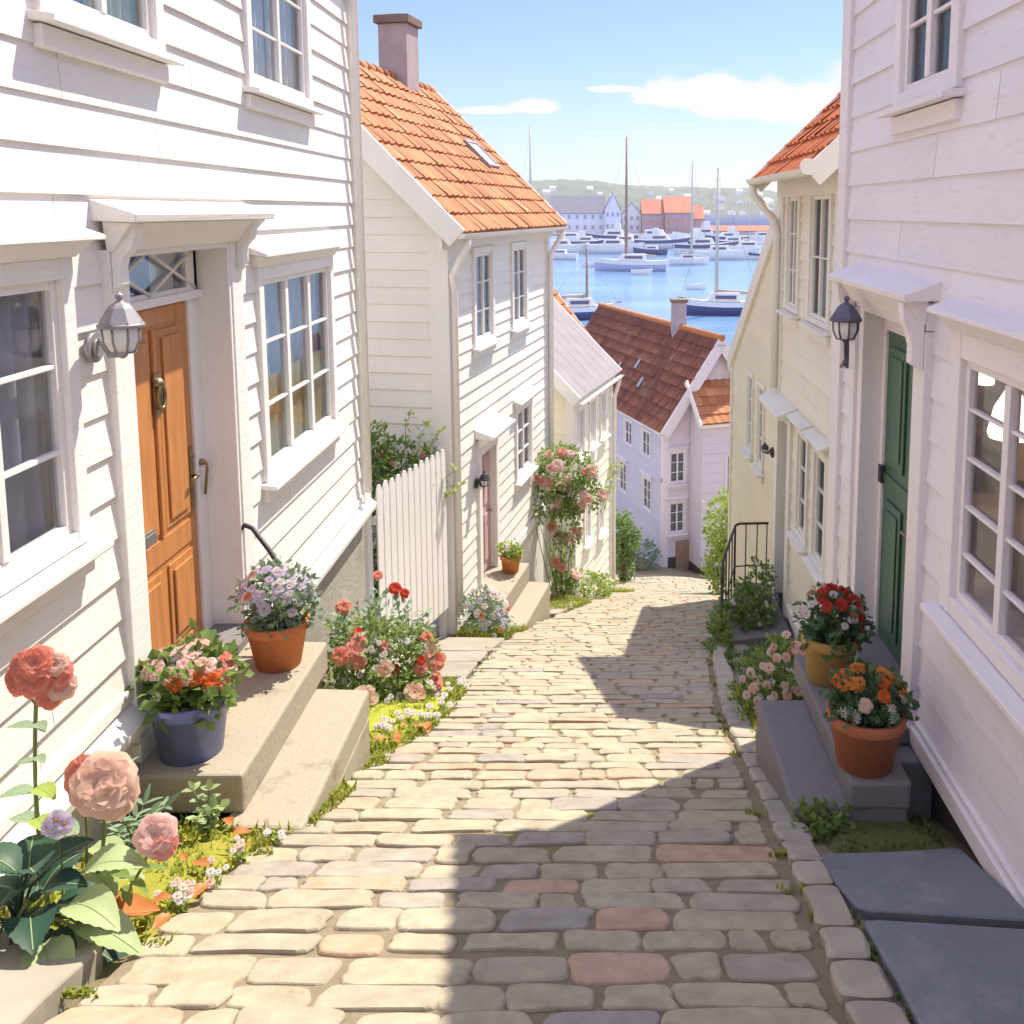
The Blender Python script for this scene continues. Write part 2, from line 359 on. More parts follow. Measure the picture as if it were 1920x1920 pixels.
def siding(mb, F, u0, u1, h0, h1, openings=(), exp=.225, lip=.018, prof=None, mi=0, seed=1):
    rr = random.Random(seed); h = h0
    while h < h1 - 1e-4:
        b = min(h + exp, h1)
        cuts = sorted({h, b} | {e for o in openings for e in (o[2], o[3]) if h + 1e-4 < e < b - 1e-4})
        lp = lip * rr.uniform(.8, 1.2)
        for s, t in zip(cuts, cuts[1:]):
            spans = [(u0, u1)]
            for o in openings:
                if o[2] < t - 1e-5 and o[3] > s + 1e-5:
                    nx = []
                    for p, q in spans:
                        if o[1] <= p or o[0] >= q: nx.append((p, q)); continue
                        if o[0] > p: nx.append((p, o[0]))
                        if o[1] < q: nx.append((o[1], q))
                    spans = nx
            ds = lp * (1 - (s - h) / exp); dt = lp * (1 - (t - h) / exp)
            for p, q in spans:
                ps, qs, pt, qt = p, q, p, q
                if prof:
                    a, c = prof(s); ps = max(p, a); qs = min(q, c); a, c = prof(t); pt = max(p, a); qt = min(q, c)
                    if qs - ps < .01: continue
                    if qt < pt: pt = qt = (pt + qt) / 2
                js = [0.0]; L_ = q - p; x_ = rr.uniform(.6, 3.4)
                while x_ < L_ - .5: js.append(x_ / L_); x_ += rr.uniform(2.0, 3.8)
                js.append(1.0); n = len(js) - 1
                for k in range(n):
                    ga = .0018 / L_ if k else 0; gb = .0018 / L_ if k < n - 1 else 0
                    a0, a1 = lerp(ps, qs, js[k] + ga), lerp(ps, qs, js[k + 1] - gb); b0, b1 = lerp(pt, qt, js[k] + ga), lerp(pt, qt, js[k + 1] - gb)
                    mb.face([F(a0, s, ds), F(a1, s, ds), F(b1, t, dt), F(b0, t, dt)], mi)
                    if s == h: mb.face([F(a0, s, 0), F(a1, s, 0), F(a1, s, ds), F(a0, s, ds)], mi)
        h = b

def wavy(mb, F, u0, u1, h0, h1, d, amp=.025, waves=5, mi=0):
    n = waves * 6; top = []; bot = []
    for i in range(n + 1):
        u = lerp(u0, u1, i / n); dd = d + amp * math.sin(2 * math.pi * waves * i / n)
        bot.append(F(u, h0, dd)); top.append(F(u, h1, dd))
    mb.mesh(bot + top, [(i, i + 1, n + 2 + i, n + 1 + i) for i in range(n)], mi, True)

def window(parent, F, u0, u1, h0, h1, cols=2, rows=3, trim='trim', hood=0, sill=True, cw=.10, post=.05, bar=.022,
           curt='curtain', room='room', mull=True, proj=.045, depth=.55, split=None, curtain_cover=.5, low=None, glass='glass', ext=.2, curt2=None):
    """casing = the window part; sash, panes, sill, hood, curtain, recess are its sub-parts"""
    b = MB()
    b.box(F, u0, u0 + cw, h0, h1, -.04, proj); b.box(F, u1 - cw, u1, h0, h1, -.04, proj)
    b.box(F, u0 + cw, u1 - cw, h1 - cw, h1, -.04, proj - .003); b.box(F, u0 + cw, u1 - cw, h0, h0 + cw * .7, -.04, proj - .003)
    w = b.build('window', trim, parent, .006, True)
    a0, a1, b0, b1 = u0 + cw, u1 - cw, h0 + cw * .7, h1 - cw
    s = MB(); fw = .045
    s.box(F, a0, a0 + fw, b0, b1, -.035, .012); s.box(F, a1 - fw, a1, b0, b1, -.035, .012)
    s.box(F, a0 + fw, a1 - fw, b1 - fw, b1, -.035, .010); s.box(F, a0 + fw, a1 - fw, b0, b0 + fw, -.035, .010)
    xs = [a0 + (a1 - a0) * i / cols for i in range(1, cols)]
    for x in xs: s.box(F, x - post / 2, x + post / 2, b0 + fw, b1 - fw, -.034, .018)
    ys = [b0 + (b1 - b0) * t for t in (split or [i / rows for i in range(1, rows)])]
    for y in ys:
        e = [a0 + fw] + [v for x in xs for v in (x - post / 2, x + post / 2)] + [a1 - fw]
        for k in range(0, len(e), 2): s.box(F, e[k], e[k + 1], y - bar / 2, y + bar / 2, -.03, .006)
    s.build('sash', trim, w, .004, True)
    g = MB(); g.box(F, a0 + .01, a1 - .01, b0 + .01, b1 - .01, -.022, -.016); g.build('pane', glass, w)
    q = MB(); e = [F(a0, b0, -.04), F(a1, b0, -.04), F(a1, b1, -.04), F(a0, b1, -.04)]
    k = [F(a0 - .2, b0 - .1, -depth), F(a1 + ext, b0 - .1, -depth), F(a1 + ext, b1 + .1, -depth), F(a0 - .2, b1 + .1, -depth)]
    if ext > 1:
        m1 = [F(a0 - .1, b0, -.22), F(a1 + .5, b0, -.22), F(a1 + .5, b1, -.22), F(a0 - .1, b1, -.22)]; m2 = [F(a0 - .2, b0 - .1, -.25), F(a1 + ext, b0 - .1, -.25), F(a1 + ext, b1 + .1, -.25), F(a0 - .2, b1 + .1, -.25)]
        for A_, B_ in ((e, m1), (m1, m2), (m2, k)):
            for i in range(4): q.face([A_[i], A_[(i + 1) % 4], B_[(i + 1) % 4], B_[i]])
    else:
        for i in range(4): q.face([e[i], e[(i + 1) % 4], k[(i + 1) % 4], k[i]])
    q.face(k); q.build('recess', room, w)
    if curt:
        c = MB(); ww = (a1 - a0) * curtain_cover
        wavy(c, F, a0 - .02, a0 + ww * .97, b0, b1, -.10, waves=5); wavy(c, F, a1 - ww * .97, a1 + .02, b0, b1, -.10, waves=5, mi=1 if curt2 else 0)
        c.build('curtain', [curt, curt2] if curt2 else curt, w)
    if low:
        c = MB(); wavy(c, F, a0 - .02, a1 + .02, b0, lerp(b0, b1, .47), -.06, .010, 9); c.build('half_curtain', low, w)
    if sill:
        t = MB()
        t.hexa([F(u0 - .05, h0 - .045, -.03), F(u1 + .05, h0 - .045, -.03), F(u1 + .05, h0 - .055, .13), F(u0 - .05, h0 - .055, .13),
                F(u0 - .05, h0, -.03), F(u1 + .05, h0, -.03), F(u1 + .05, h0 - .02, .13), F(u0 - .05, h0 - .02, .13)])
        t.box(F, u0 - .01, u1 + .01, h0 - .16, h0 - .056, 0, .05)
        t.build('sill', trim, w, .006, True)
    if hood:
        t = MB(); hd = hood
        t.hexa([F(u0 - .08, h1 + .10, 0), F(u1 + .08, h1 + .10, 0), F(u1 + .08, h1 + .08, hd), F(u0 - .08, h1 + .08, hd),
                F(u0 - .08, h1 + .16, 0), F(u1 + .08, h1 + .16, 0), F(u1 + .08, h1 + .105, hd), F(u0 - .08, h1 + .105, hd)])
        t.hexa([F(u0 - .01, h1, 0), F(u1 + .01, h1, 0), F(u1 + .01, h1, .055), F(u0 - .01, h1, .055),
                F(u0 - .05, h1 + .098, 0), F(u1 + .05, h1 + .098, 0), F(u1 + .05, h1 + .079, hd * .75), F(u0 - .05, h1 + .079, hd * .75)])
        t.build('hood', trim, w, .005, True)
    return w, (u0 + .02, u1 - .02, h0 + .02, h1 - .02)

def tiles(mb, p0, U, S, N, L, W, pitch=.22, row=.34, amp=.028, lift=.03, mi=0, per=6, jit=.011):
    """pantiles: each course its own corrugated strip, its lower edge lifted over the one below"""
    p0 = Vector(p0); U = Vector(U).normalized(); S = Vector(S).normalized(); N = Vector(N).normalized()
    q0 = p0 + N * -.014; mb.face([q0, q0 + U * L, q0 + U * L + S * W, q0 + S * W], mi)
    nr = max(1, round(W / row)); rl = W / nr; nt_ = max(1, round(L / pitch)); pt = L / nt_
    for r in range(nr):
        s0 = r * rl; s1 = s0 + rl * 1.02
        for t in range(nt_):
            dz = R.uniform(-jit, jit); lo = []; hi = []; lip = []
            for k in range(per + 1):
                x = t * pt + pt * k / per; f = k / per
                z = amp * (math.cos(2 * math.pi * f) * .5 + .5) ** 1.3
                a = p0 + U * x
                lo.append(a + S * s0 + N * (z + lift + dz)); hi.append(a + S * s1 + N * (z * .9 + dz * .3)); lip.append(a + S * s0 + N * (-.01))
            n = per + 1
            mb.mesh(lo + hi + lip, [(k, k + 1, n + k + 1, n + k) for k in range(per)] , mi, True)
            mb.mesh(lo + lip, [(n + k, n + k + 1, k + 1, k) for k in range(per)], mi, False)

def gutter(parent, a, b, r=.06, mat='trim'):
    mb = MB(); a = Vector(a); b = Vector(b); d = (b - a).normalized(); side = d.cross(Vector((0, 0, 1)))
    n = 8; ring = []
    for off in (r, r - .012):
        for p in (a, b):
            ring.append([p + side * off * math.cos(math.pi + math.pi * i / n) + Vector((0, 0, 1)) * off * math.sin(math.pi + math.pi * i / n) for i in range(n + 1)])
    for q in (0, 2):
        mb.mesh(ring[q] + ring[q + 1], [(i, i + 1, n + 2 + i, n + 1 + i) for i in range(n)], 0, True)
    for e in (0, 1):
        mb.face(ring[e])
        mb.mesh(ring[e] + ring[e + 2], [(i, i + 1, n + 2 + i, n + 1 + i) for i in range(n)])
    return mb.build('gutter', mat, parent)
def pipe(parent, pts, r=.045, mat='trim', name='downpipe'):
    mb = MB(); mb.tube(pts, r, 12); return mb.build(name, mat, parent)

# ------------------------------------------------------------ plants
def leaf_small(mb, p, d, up, l, w, mi=0):
    p = Vector(p); d = d.normalized(); s = d.cross(up)
    if s.length < 1e-3: s = d.orthogonal()
    s.normalize(); n = s.cross(d)
    mb.mesh([p, p + d * l * .5 + s * w * .5 + n * w * .12, p + d * l, p + d * l * .5 - s * w * .5 + n * w * .12], [(0, 1, 2), (0, 2, 3)], mi, False)
def leaf_big(mb, p, d, up, l, w, droop=.3, fold=.15, mi=0, seg=7, curl=0, rib=None):
    p = Vector(p); d = d.normalized(); s = d.cross(up).normalized(); n = s.cross(d)
    vs = []; cs = []
    if rib is not None: seg *= 2
    for i in range(seg + 1):
        t = i / seg; ww = w * .5 * math.sin(math.pi * (t ** .8) * .97 + .03) ** .9 if 0 < t < 1 else .004
        c = p + d * l * t - Vector((0, 0, 1)) * droop * l * t * t + n * curl * math.sin(t * 6) * w; cs.append(c); rp = n * (.02 * w * (1 if i % 2 else -1) if rib is not None else 0)
        vs += [c - s * ww + n * ww * fold * 2 + rp, c - s * ww * .5 + n * ww * fold * .8 - rp * .4, c, c + s * ww * .5 + n * ww * fold * .8 - rp * .4, c + s * ww + n * ww * fold * 2 + rp]
    fs = [(5 * i + j, 5 * i + j + 1, 5 * i + j + 6, 5 * i + j + 5) for i in range(seg) for j in range(4)]
    mb.mesh(vs, fs, mi, True)
    if rib is not None:
        k = len(cs); mb.mesh([q - s * .012 * w + n * .004 for q in cs] + [q + s * .012 * w + n * .004 for q in cs], [(i, i + 1, k + i + 1, k + i) for i in range(k - 2)], rib, True)
def rdir(r=R):
    while True:
        v = Vector((r.uniform(-1, 1), r.uniform(-1, 1), r.uniform(-1, 1)))
        if .05 < v.length < 1: return v.normalized()
def foliage(mb, blobs, n, l, w, mi=0, r=R, clump=6, up=.35):
    """leaf sprays spread through lumpy volumes: (centre, radii) blobs"""
    vol = [b[1][0] * b[1][1] * b[1][2] for b in blobs]; tot = sum(vol)
    for b, v in zip(blobs, vol):
        c = Vector(b[0])
        for _ in range(max(1, int(n * v / tot / clump))):
            d = rdir(r); k = r.uniform(.35, 1.05) ** .6
            p = c + Vector((d.x * b[1][0], d.y * b[1][1], d.z * b[1][2])) * k
            for _ in range(clump):
                q = p + rdir(r) * l * r.uniform(.2, 1.3)
                dd = (d + rdir(r) * .9 + Vector((0, 0, up * .6))).normalized()
                leaf_small(mb, q, dd, (rdir(r) + Vector((0, 0, 1.2))).normalized(), l * r.uniform(.6, 1.3), w * r.uniform(.7, 1.2), mi)
BL = {}
def blossom_mesh(kind, mat, seed=0):
    """an open many-petalled flower of unit radius, facing +z"""
    key = (kind, mat, seed)
    if key in BL: return BL[key]
    r = random.Random(seed * 17 + len(kind)); mb = MB()
    rings = {'rose': [(6, .98, .12), (6, .80, .42), (5, .58, .75), (4, .36, 1.1), (3, .18, 1.3)], 'daisy': [(9, 1.0, .15)],
             'ruff': [(8, 1.0, .02), (8, .95, .28), (8, .84, .52), (7, .68, .78), (6, .48, 1.0), (4, .27, 1.25)], 'pom': [(9, .95, -.15), (9, .90, .25), (8, .72, .62), (6, .5, .95), (4, .3, 1.25)], 'five': [(5, 1.0, .25), (5, .62, .6)]}[kind]
    for n, L, tilt in rings:
        o = r.uniform(0, 6)
        for k in range(n):
            q = o + 2 * math.pi * k / n + r.uniform(-.15, .15); tl = tilt + r.uniform(-.12, .12); l = L * r.uniform(.88, 1.08)
            out = Vector((math.cos(q), math.sin(q), 0)); side = Vector((-math.sin(q), math.cos(q), 0)); upv = Vector((0, 0, 1))
            w = L * (2.0 if kind == 'ruff' else 1.25 if kind != 'daisy' else .62) * math.pi / n
            vs = []
            ns = 6 if kind == 'ruff' else 3; js = (-1, -.67, -.33, 0, .33, .67, 1) if kind == 'ruff' else (-1, -.5, 0, .5, 1); nj = len(js); ph = r.uniform(0, 6)
            for i in range(ns + 1):
                t = i / ns; ang = tl + (.35 - t * .7)
                c = out * l * t * math.cos(ang) + upv * l * t * math.sin(ang) * .8
                ww = w * (.25 + .9 * math.sin(math.pi * min(1, t * (.62 if kind == 'ruff' else .78) + .05))) * .62
                for j in js:
                    vs.append(c + side * ww * j + upv * .10 * l * (j * j) * (1 if tl > .2 else .6) + upv * r.uniform(-.02, .02) - out * (.20 if kind == 'ruff' else .05) * l * j * j * t + (upv * math.sin(ph + j * 5.5) + out * math.sin(ph * 2 + j * 4.2)) * (.045 * l * t ** 3 if kind == 'ruff' else 0))
            mb.mesh(vs, [(nj * i + j, nj * i + j + 1, nj * i + j + nj + 1, nj * i + j + nj) for i in range(ns) for j in range(nj - 1)], 0, True)
    mats = [mat]
    if kind in ('daisy', 'five'):
        mb.lathe([(.2, .1), (.16, .2), (.03, .24)], seg=8, mi=1); mats.append('p_amber')
    o = mb.build('blossom', mats); me = o.data; bpy.data.objects.remove(o); BL[key] = me; return me
def blossom(parent, kind, mat, p, size, face=None, r=R):
    """p in the parent's own coordinates"""
    o = bpy.data.objects.new('blossom', blossom_mesh(kind, mat, r.randrange(3))); COL.objects.link(o); o.parent = parent
    f = (face or Vector((r.uniform(-.5, .5), -.75 + r.uniform(-.4, .4), .8))).normalized()
    q = f.to_track_quat('Z', 'Y'); o.rotation_mode = 'QUATERNION'; o.rotation_quaternion = q
    o.location = p; o.scale = (size,) * 3; return o
def local(name, label, cat, p, group=None, rz=0):
    return thing(name, label, cat, p, group, local=True, rz=rz)
def W(p): return Vector((p[0], p[1], p[2] + E))       # eye-relative point -> world

def pot_mesh(rt, rb, h, rim=.12):
    t = .018
    return [(rb, 0), (lerp(rb, rt, 1 - rim * 1.6) * .985, h * (1 - rim * 1.8)), (rt * 1.0, h * (1 - rim * 1.7)), (rt * 1.02, h * (1 - rim * 1.5)), (rt * 1.03, h * .985), (rt * 1.0, h), (rt - t, h),
            (rt - t * 1.3, h * .9), (rb * .9, h * .86), (.005, h * .86)]
def potted(name, label, p, rt, rb, h, mat, leafm, fl, fol_r, fol_h, nleaf, ll, lw, seed, group='flower pots on the doorsteps'):
    r = random.Random(seed)
    o = local(name, label, 'flower pot', p, group)
    mb = MB(); mb.lathe(pot_mesh(rt, rb, h), seg=40); mb.build('pot', mat, o)
    mb = MB(); mb.lathe([(rt * .93, h * .80), (rt * .93, h * .885), (rt * .4, h * .91), (.01, h * .92)], seg=24); mb.build('soil', 'soil', o)
    mb = MB(); c = (0, 0, h * .95 + fol_h * .42)
    foliage(mb, [(c, (fol_r, fol_r, fol_h * .55)), ((0, 0, h * 1.0), (fol_r * .85, fol_r * .85, fol_h * .3)), ((fol_r * .4, -fol_r * .3, h + fol_h * .3), (fol_r * .7, fol_r * .6, fol_h * .4))], nleaf, ll, lw, 0, r)
    for k in range(26):
        q = r.uniform(0, 6.28); rr = fol_r * r.uniform(.2, .95)
        mb.tube([(rr * .3 * math.cos(q), rr * .3 * math.sin(q), h * .85), (rr * math.cos(q), rr * math.sin(q), h + fol_h * r.uniform(.3, .8))], .003, 4, 1)
    mb.build('foliage', [leafm, 'stem'], o)
    for kind, mat_, n, size, zone in fl:
        for k in range(n):
            q = r.uniform(math.pi * .95, math.pi * 2.05) if r.random() < .78 else r.uniform(0, math.pi)
            el = r.uniform(*zone)
            d = Vector((math.cos(q) * math.cos(el), math.sin(q) * math.cos(el), math.sin(el)))
            pp = Vector((d.x * fol_r * 1.06, d.y * fol_r * 1.06, h * .95 + fol_h * .42 + d.z * fol_h * .62))
            blossom(o, kind, mat_, pp, size * r.uniform(.8, 1.2), (d + Vector((0, -.35, .35))), r)
    return o

def bush(name, label, cat, p, blobs, n, ll, lw, leafm, fl=(), seed=1, group=None, stems=8, stem_h=.5, extra_leaf=None):
    r = random.Random(seed); o = local(name, label, cat, p, group)
    mb = MB(); foliage(mb, blobs, n, ll, lw, 0, r); mb.build('foliage', leafm, o)
    if extra_leaf:
        mb = MB(); foliage(mb, extra_leaf[0], extra_leaf[1], ll, lw, 0, r); mb.build('foliage', extra_leaf[2], o)
    if stems:
        mb = MB()
        for k in range(stems):
            b = r.choice(blobs); t = Vector(b[0]) + rdir(r) * min(b[1]) * .7
            a = Vector((t.x * .25 + r.uniform(-.06, .06), t.y * .25 + r.uniform(-.06, .06), -.05))
            mb.tube([a, lerp(a, t, .5) + rdir(r) * .03, t], [.012, .008, .004], 6)
        mb.build('stem', 'stem', o)
    for kind, mat_, k, size, zone in fl:
        for _ in range(k):
            b = r.choices(blobs, [x[1][0] * x[1][2] for x in blobs])[0]
            q = r.uniform(math.pi * .95, math.pi * 2.15); el = r.uniform(*zone)
            d = Vector((math.cos(q) * math.cos(el), math.sin(q) * math.cos(el), math.sin(el)))
            pp = Vector(b[0]) + Vector((d.x * b[1][0], d.y * b[1][1], d.z * b[1][2])) * r.uniform(.98, 1.12)
            blossom(o, kind, mat_, pp, size * r.uniform(.75, 1.2), d + Vector((0, -.5, .4)), r)
    return o

# ============================================================ SETTING
def z_ground(x, y): return E + G(x, y)
# terrain: one sheet from above the camera down into the harbour
mb = MB(); xs = [-60, -40, -25, -15, -10, -7] + [-5 + .5 * i for i in range(33)] + [13, 17, 25, 40, 60]; ys = [-30, -20, -12, -6, -3] + [-1 + .75 * i for i in range(54)] + [42, 46, 52, 60, 70, 90]
vs = [(x, y, z_ground(x, y) - .045 + .012 * noise.noise(Vector((x * 1.3, y * 1.3, 0)))) for y in ys for x in xs]; n = len(xs)
mb.mesh(vs, [(j * n + i, j * n + i + 1, (j + 1) * n + i + 1, (j + 1) * n + i) for j in range(len(ys) - 1) for i in range(n - 1)], 0, True)
struct(mb.build('ground', 'earth'))
# the street
XL = [(-4, -1.73), (3.4, -1.73), (4.0, -1.68), (4.55, -1.58), (6, -1.46), (6.6, -1.30), (8.95, -1.24), (11.1, -1.2), (13.2, -.87), (15.9, -.19), (18.5, .2), (22, .45), (23.5, .2), (26, -.6)]
XR = [(-4, .74), (2.9, .80), (3.65, .87), (4.7, .90), (5.9, .95), (7.3, 1.0), (9.9, 1.25), (13.2, 1.75), (17, 2.25), (22, 2.75), (26, 4.2)]
mb = MB(); ys = [-4 + .4 * i for i in range(76)]
for y0, y1 in zip(ys, ys[1:]):
    for k in range(4):
        a0, a1 = [lerp(interp(y0, XL) - .05, interp(y0, XR) + .28, t) for t in (k / 4, (k + 1) / 4)]; b0, b1 = [lerp(interp(y1, XL) - .05, interp(y1, XR) + .28, t) for t in (k / 4, (k + 1) / 4)]
        mb.face([(a0, y0, z_ground(a0, y0) - .006), (a1, y0, z_ground(a1, y0) - .006), (b1, y1, z_ground(b1, y1) - .006), (b0, y1, z_ground(b0, y1) - .006)])
road_joint = mb
def stone(mb, corners, mi=0, top=.02, r=R, roundn=.3, dome=.012, inset=.022, drop=.05):
    """one worn sett from its four corners: rounded outline, bevelled crown"""
    c = [Vector(p) for p in corners]; ctr = sum(c, Vector()) / 4; pts = []
    for i in range(4):
        a, b, d = c[i - 1], c[i], c[(i + 1) % 4]
        k = roundn * r.uniform(.6, 1.25); ea = (a - b); ed = (d - b)
        m = min(ea.length, ed.length) * k
        pa = b + ea.normalized() * m; pd = b + ed.normalized() * m; mid = b + (pa + pd - 2 * b) * .27
        e = b + ed * .5 + (ctr - (b + ed * .5)).normalized() * r.uniform(-.012, .016)
        pts += [pa, mid, pd, e]
    n = len(pts); up = Vector((0, 0, 1)); tilt = Vector((r.uniform(-.02, .02), r.uniform(-.03, .03), 0))
    def lev(k, z): return [ctr + (p - ctr) * k + up * (z + tilt.dot(p - ctr)) for p in pts]
    sc = inset / max(.05, (c[0] - c[2]).length * .35); rings = [lev(1.0, -drop), lev(1.0, top - .011), lev(1 - sc * .45, top - .003), lev(1 - sc, top + dome * .5)]
    vs = [p for q in rings for p in q] + [ctr + up * (top + dome)]
    fs = [(k * n + i, k * n + (i + 1) % n, (k + 1) * n + (i + 1) % n, (k + 1) * n + i) for k in range(3) for i in range(n)] + [tuple(3 * n + i for i in range(n))]
    i0 = len(mb.f); mb.mesh([tuple(v) for v in vs[:-1]], fs, mi, False)
    for q in range(i0 + n, i0 + 3 * n): mb.sm[q] = False
rr = random.Random(11); y = -.6; row = 0
while y < 25.5:
    dl = rr.uniform(.155, .225) * (1 if y < 13 else 1.25); yn = y + dl; g = .012
    x = interp(y, XL) + rr.uniform(-.12, .02) ; xe = interp(y + dl / 2, XR) - .01
    while x < xe - .1:
        w = rr.uniform(.26, .50) if rr.random() < .82 else rr.uniform(.15, .26)
        if x + w > xe - .13: w = xe - x
        sk = rr.uniform(-.025, .025); sk2 = .02 * math.sin(x * 1.3 + row)
        def cp(px_, py_): return (px_, py_, z_ground(px_, py_))
        j = [rr.uniform(-.018, .018) for _ in range(8)]
        stone(mb, [cp(x + g / 2 + j[0], y + g / 2 + sk2 + j[1]), cp(x + w - g / 2 + j[2], y + g / 2 + sk2 + j[3]), cp(x + w - g / 2 + sk + j[4], yn - g / 2 + sk2 + j[5]), cp(x + g / 2 + sk + j[6], yn - g / 2 + sk2 + j[7])], 1, top=rr.uniform(.003, .013), r=rr, roundn=.26, dome=.004, inset=.011)
        x += w
    y = yn; row += 1
struct(mb.build('road', ['joint', 'cobble'], recalc=False))
# kerb row on the right
mb = MB(); y = -.5
while y < 15:
    l = rr.uniform(.24, .42); a = interp(y, XR) + .03; b = interp(y + l, XR) + .03; w0 = .17 + .02 * math.sin(y * 3)
    def cp(px_, py_): return (px_, py_, z_ground(px_, py_))
    stone(mb, [cp(a, y + .012), cp(a + w0, y + .012 + rr.uniform(-.015, .015)), cp(b + w0, y + l - .012 + rr.uniform(-.015, .015)), cp(b, y + l - .012)], 0, top=.045, r=rr, roundn=.2, drop=.08)
    y += l
struct(mb.build('kerb', 'kerb'))
# flagged pavements: (four corners on the ground), thick slabs
def slab(mb, pts, th=.07, top=.03, mi=0):
    stone(mb, [(x, y, z_ground(x, y)) for x, y in pts], mi, top=top, r=rr, roundn=.06, dome=.003, inset=.012, drop=th)
mb = MB()
slab(mb, [(1.08, 3.55), (1.78, 3.45), (1.80, 4.28), (1.06, 4.18)], top=.035)
slab(mb, [(1.02, 2.45), (1.80, 2.55), (1.79, 3.38), (1.07, 3.46)], top=.04)
slab(mb, [(1.00, 1.2), (1.82, 1.2), (1.80, 2.46), (1.0, 2.36)], top=.035)
slab(mb, [(1.00, .1), (1.82, .1), (1.80, 1.1), (1.0, 1.12)], top=.03)
struct(mb.build('pavement_slate', 'slateflag'))
mb = MB()
slab(mb, [(-2.52, 2.3), (-1.83, 2.45), (-1.86, 3.22), (-2.5, 3.42)], top=.06)
slab(mb, [(-2.52, 1.2), (-1.78, 1.2), (-1.80, 2.38), (-2.5, 2.22)], top=.04); slab(mb, [(-2.52, .1), (-1.78, .1), (-1.78, 1.1), (-2.52, 1.1)])
for k, (y0, y1) in enumerate([(8.9, 9.7), (9.75, 10.5), (10.55, 11.6), (14.4, 15.2), (15.25, 16.2), (16.25, 17.2), (17.25, 18.4), (18.45, 19.6), (19.65, 21)]):
    e0, e1 = interp(y0, XL) - .08, interp(y1, XL) - .08; w = .75 if y0 < 12 else .55
    slab(mb, [(e0 - w, y0), (e0, y0), (e1, y1), (e1 - w, y1)]); 
    if y0 < 10: slab(mb, [(e0 - w - .6, y0), (e0 - w - .03, y0), (e1 - w - .03, y1), (e1 - w - .6, y1)])
for k, (y0, y1) in enumerate([(5.0, 5.9), (8.6, 9.4), (9.45, 10.3), (10.35, 11.1)]):
    e0, e1 = interp(y0, XR) + .26, interp(y1, XR) + .26
    slab(mb, [(e0, y0), (e0 + .6, y0), (e1 + .6, y1), (e1, y1)], top=.02)
struct(mb.build('pavement', 'flag'))
# moss beds
def bed(name, mat, pts, h=.02, rough=.02, n=26):
    mb = MB(); c = Vector((sum(p[0] for p in pts) / len(pts), sum(p[1] for p in pts) / len(pts), 0)); rings = 5; vs = []
    m = len(pts); out = []
    for i in range(m):
        a, b = pts[i], pts[(i + 1) % m]
        for k in range(5): out.append((lerp(a[0], b[0], k / 5) + rr.uniform(-.025, .025), lerp(a[1], b[1], k / 5) + rr.uniform(-.025, .025)))
    N = len(out)
    for j in range(rings + 1):
        t = 1 - j / rings
        for x, y in out:
            px_, py_ = lerp(c.x, x, max(t, .001)), lerp(c.y, y, max(t, .001))
            vs.append((px_, py_, z_ground(px_, py_) - .05 + (h + .05) * (1 - t ** 4) + rough * noise.noise(Vector((px_ * 6, py_ * 6, 1))) * (1 - t ** 3)))
    mb.mesh(vs, [(j * N + i, j * N + (i + 1) % N, (j + 1) * N + (i + 1) % N, (j + 1) * N + i) for j in range(rings) for i in range(N)], 0, True)
    return struct(mb.build(name, mat))
bed('moss_ground', 'mossbed', [(-2.54, 3.45), (-1.84, 3.30), (-1.72, 3.6), (-1.70, 4.1), (-1.62, 4.55), (-2.0, 4.7), (-2.54, 4.7)], .03, .04)
bed('moss_ground', 'mossbed2', [(-1.66, 5.95), (-1.40, 6.2), (-1.26, 6.9), (-1.24, 8.3), (-1.5, 8.8), (-2.5, 8.8), (-2.55, 6.2)], .05, .05)
bed('moss_ground', 'darkmoss', [(1.10, 4.25), (1.80, 4.32), (1.84, 4.9), (1.15, 4.75)], .03, .03)
bed('moss_ground', 'mossbed2', [(1.12, 4.85), (1.22, 4.85), (1.22, 5.9), (1.8, 6.0), (1.9, 7.0), (1.7, 8.3), (1.2, 8.5), (1.14, 7.2)], .04, .05)
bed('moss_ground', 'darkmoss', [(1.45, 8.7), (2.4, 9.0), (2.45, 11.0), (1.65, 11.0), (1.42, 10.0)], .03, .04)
# grass growing on the beds: blades, one object per patch of the same look
def inside(p, poly):
    c = False
    for i in range(len(poly)):
        (x0, y0), (x1, y1) = poly[i - 1], poly[i]
        if (y0 > p[1]) != (y1 > p[1]) and p[0] < (x1 - x0) * (p[1] - y0) / (y1 - y0) + x0: c = not c
    return c
def grass(mat, patches, label, seed=3):
    r = random.Random(seed); mb = MB()
    for poly, n, hh in patches:
        x0, x1 = min(p[0] for p in poly), max(p[0] for p in poly); y0, y1 = min(p[1] for p in poly), max(p[1] for p in poly); k = 0; tries = 0
        while k < n and tries < n * 12:
            tries += 1; p = (r.uniform(x0, x1), r.uniform(y0, y1))
            if not inside(p, poly) or noise.noise(Vector((p[0] * 3.2, p[1] * 3.2, seed))) < -.18: continue
            k += 1; z = z_ground(*p) + .0; h = hh * r.uniform(.5, 1.3); a = r.uniform(0, 6.28); w = .006 + .004 * r.random(); b = Vector((math.cos(a), math.sin(a), 0)); s = Vector((-b.y, b.x, 0)) * w; ln = h * r.uniform(.3, .9); q = Vector((p[0], p[1], z))
            m = q + b * ln * .35 + Vector((0, 0, h * .65)); t = q + b * ln + Vector((0, 0, h * .92))
            mb.mesh([q - s, q + s, m - s * .7, m + s * .7, t], [(0, 1, 3, 2), (2, 3, 4)], 0, False)
    o = mb.build('grass', mat); struct(o, 'stuff'); tag(o, label, 'grass'); return o
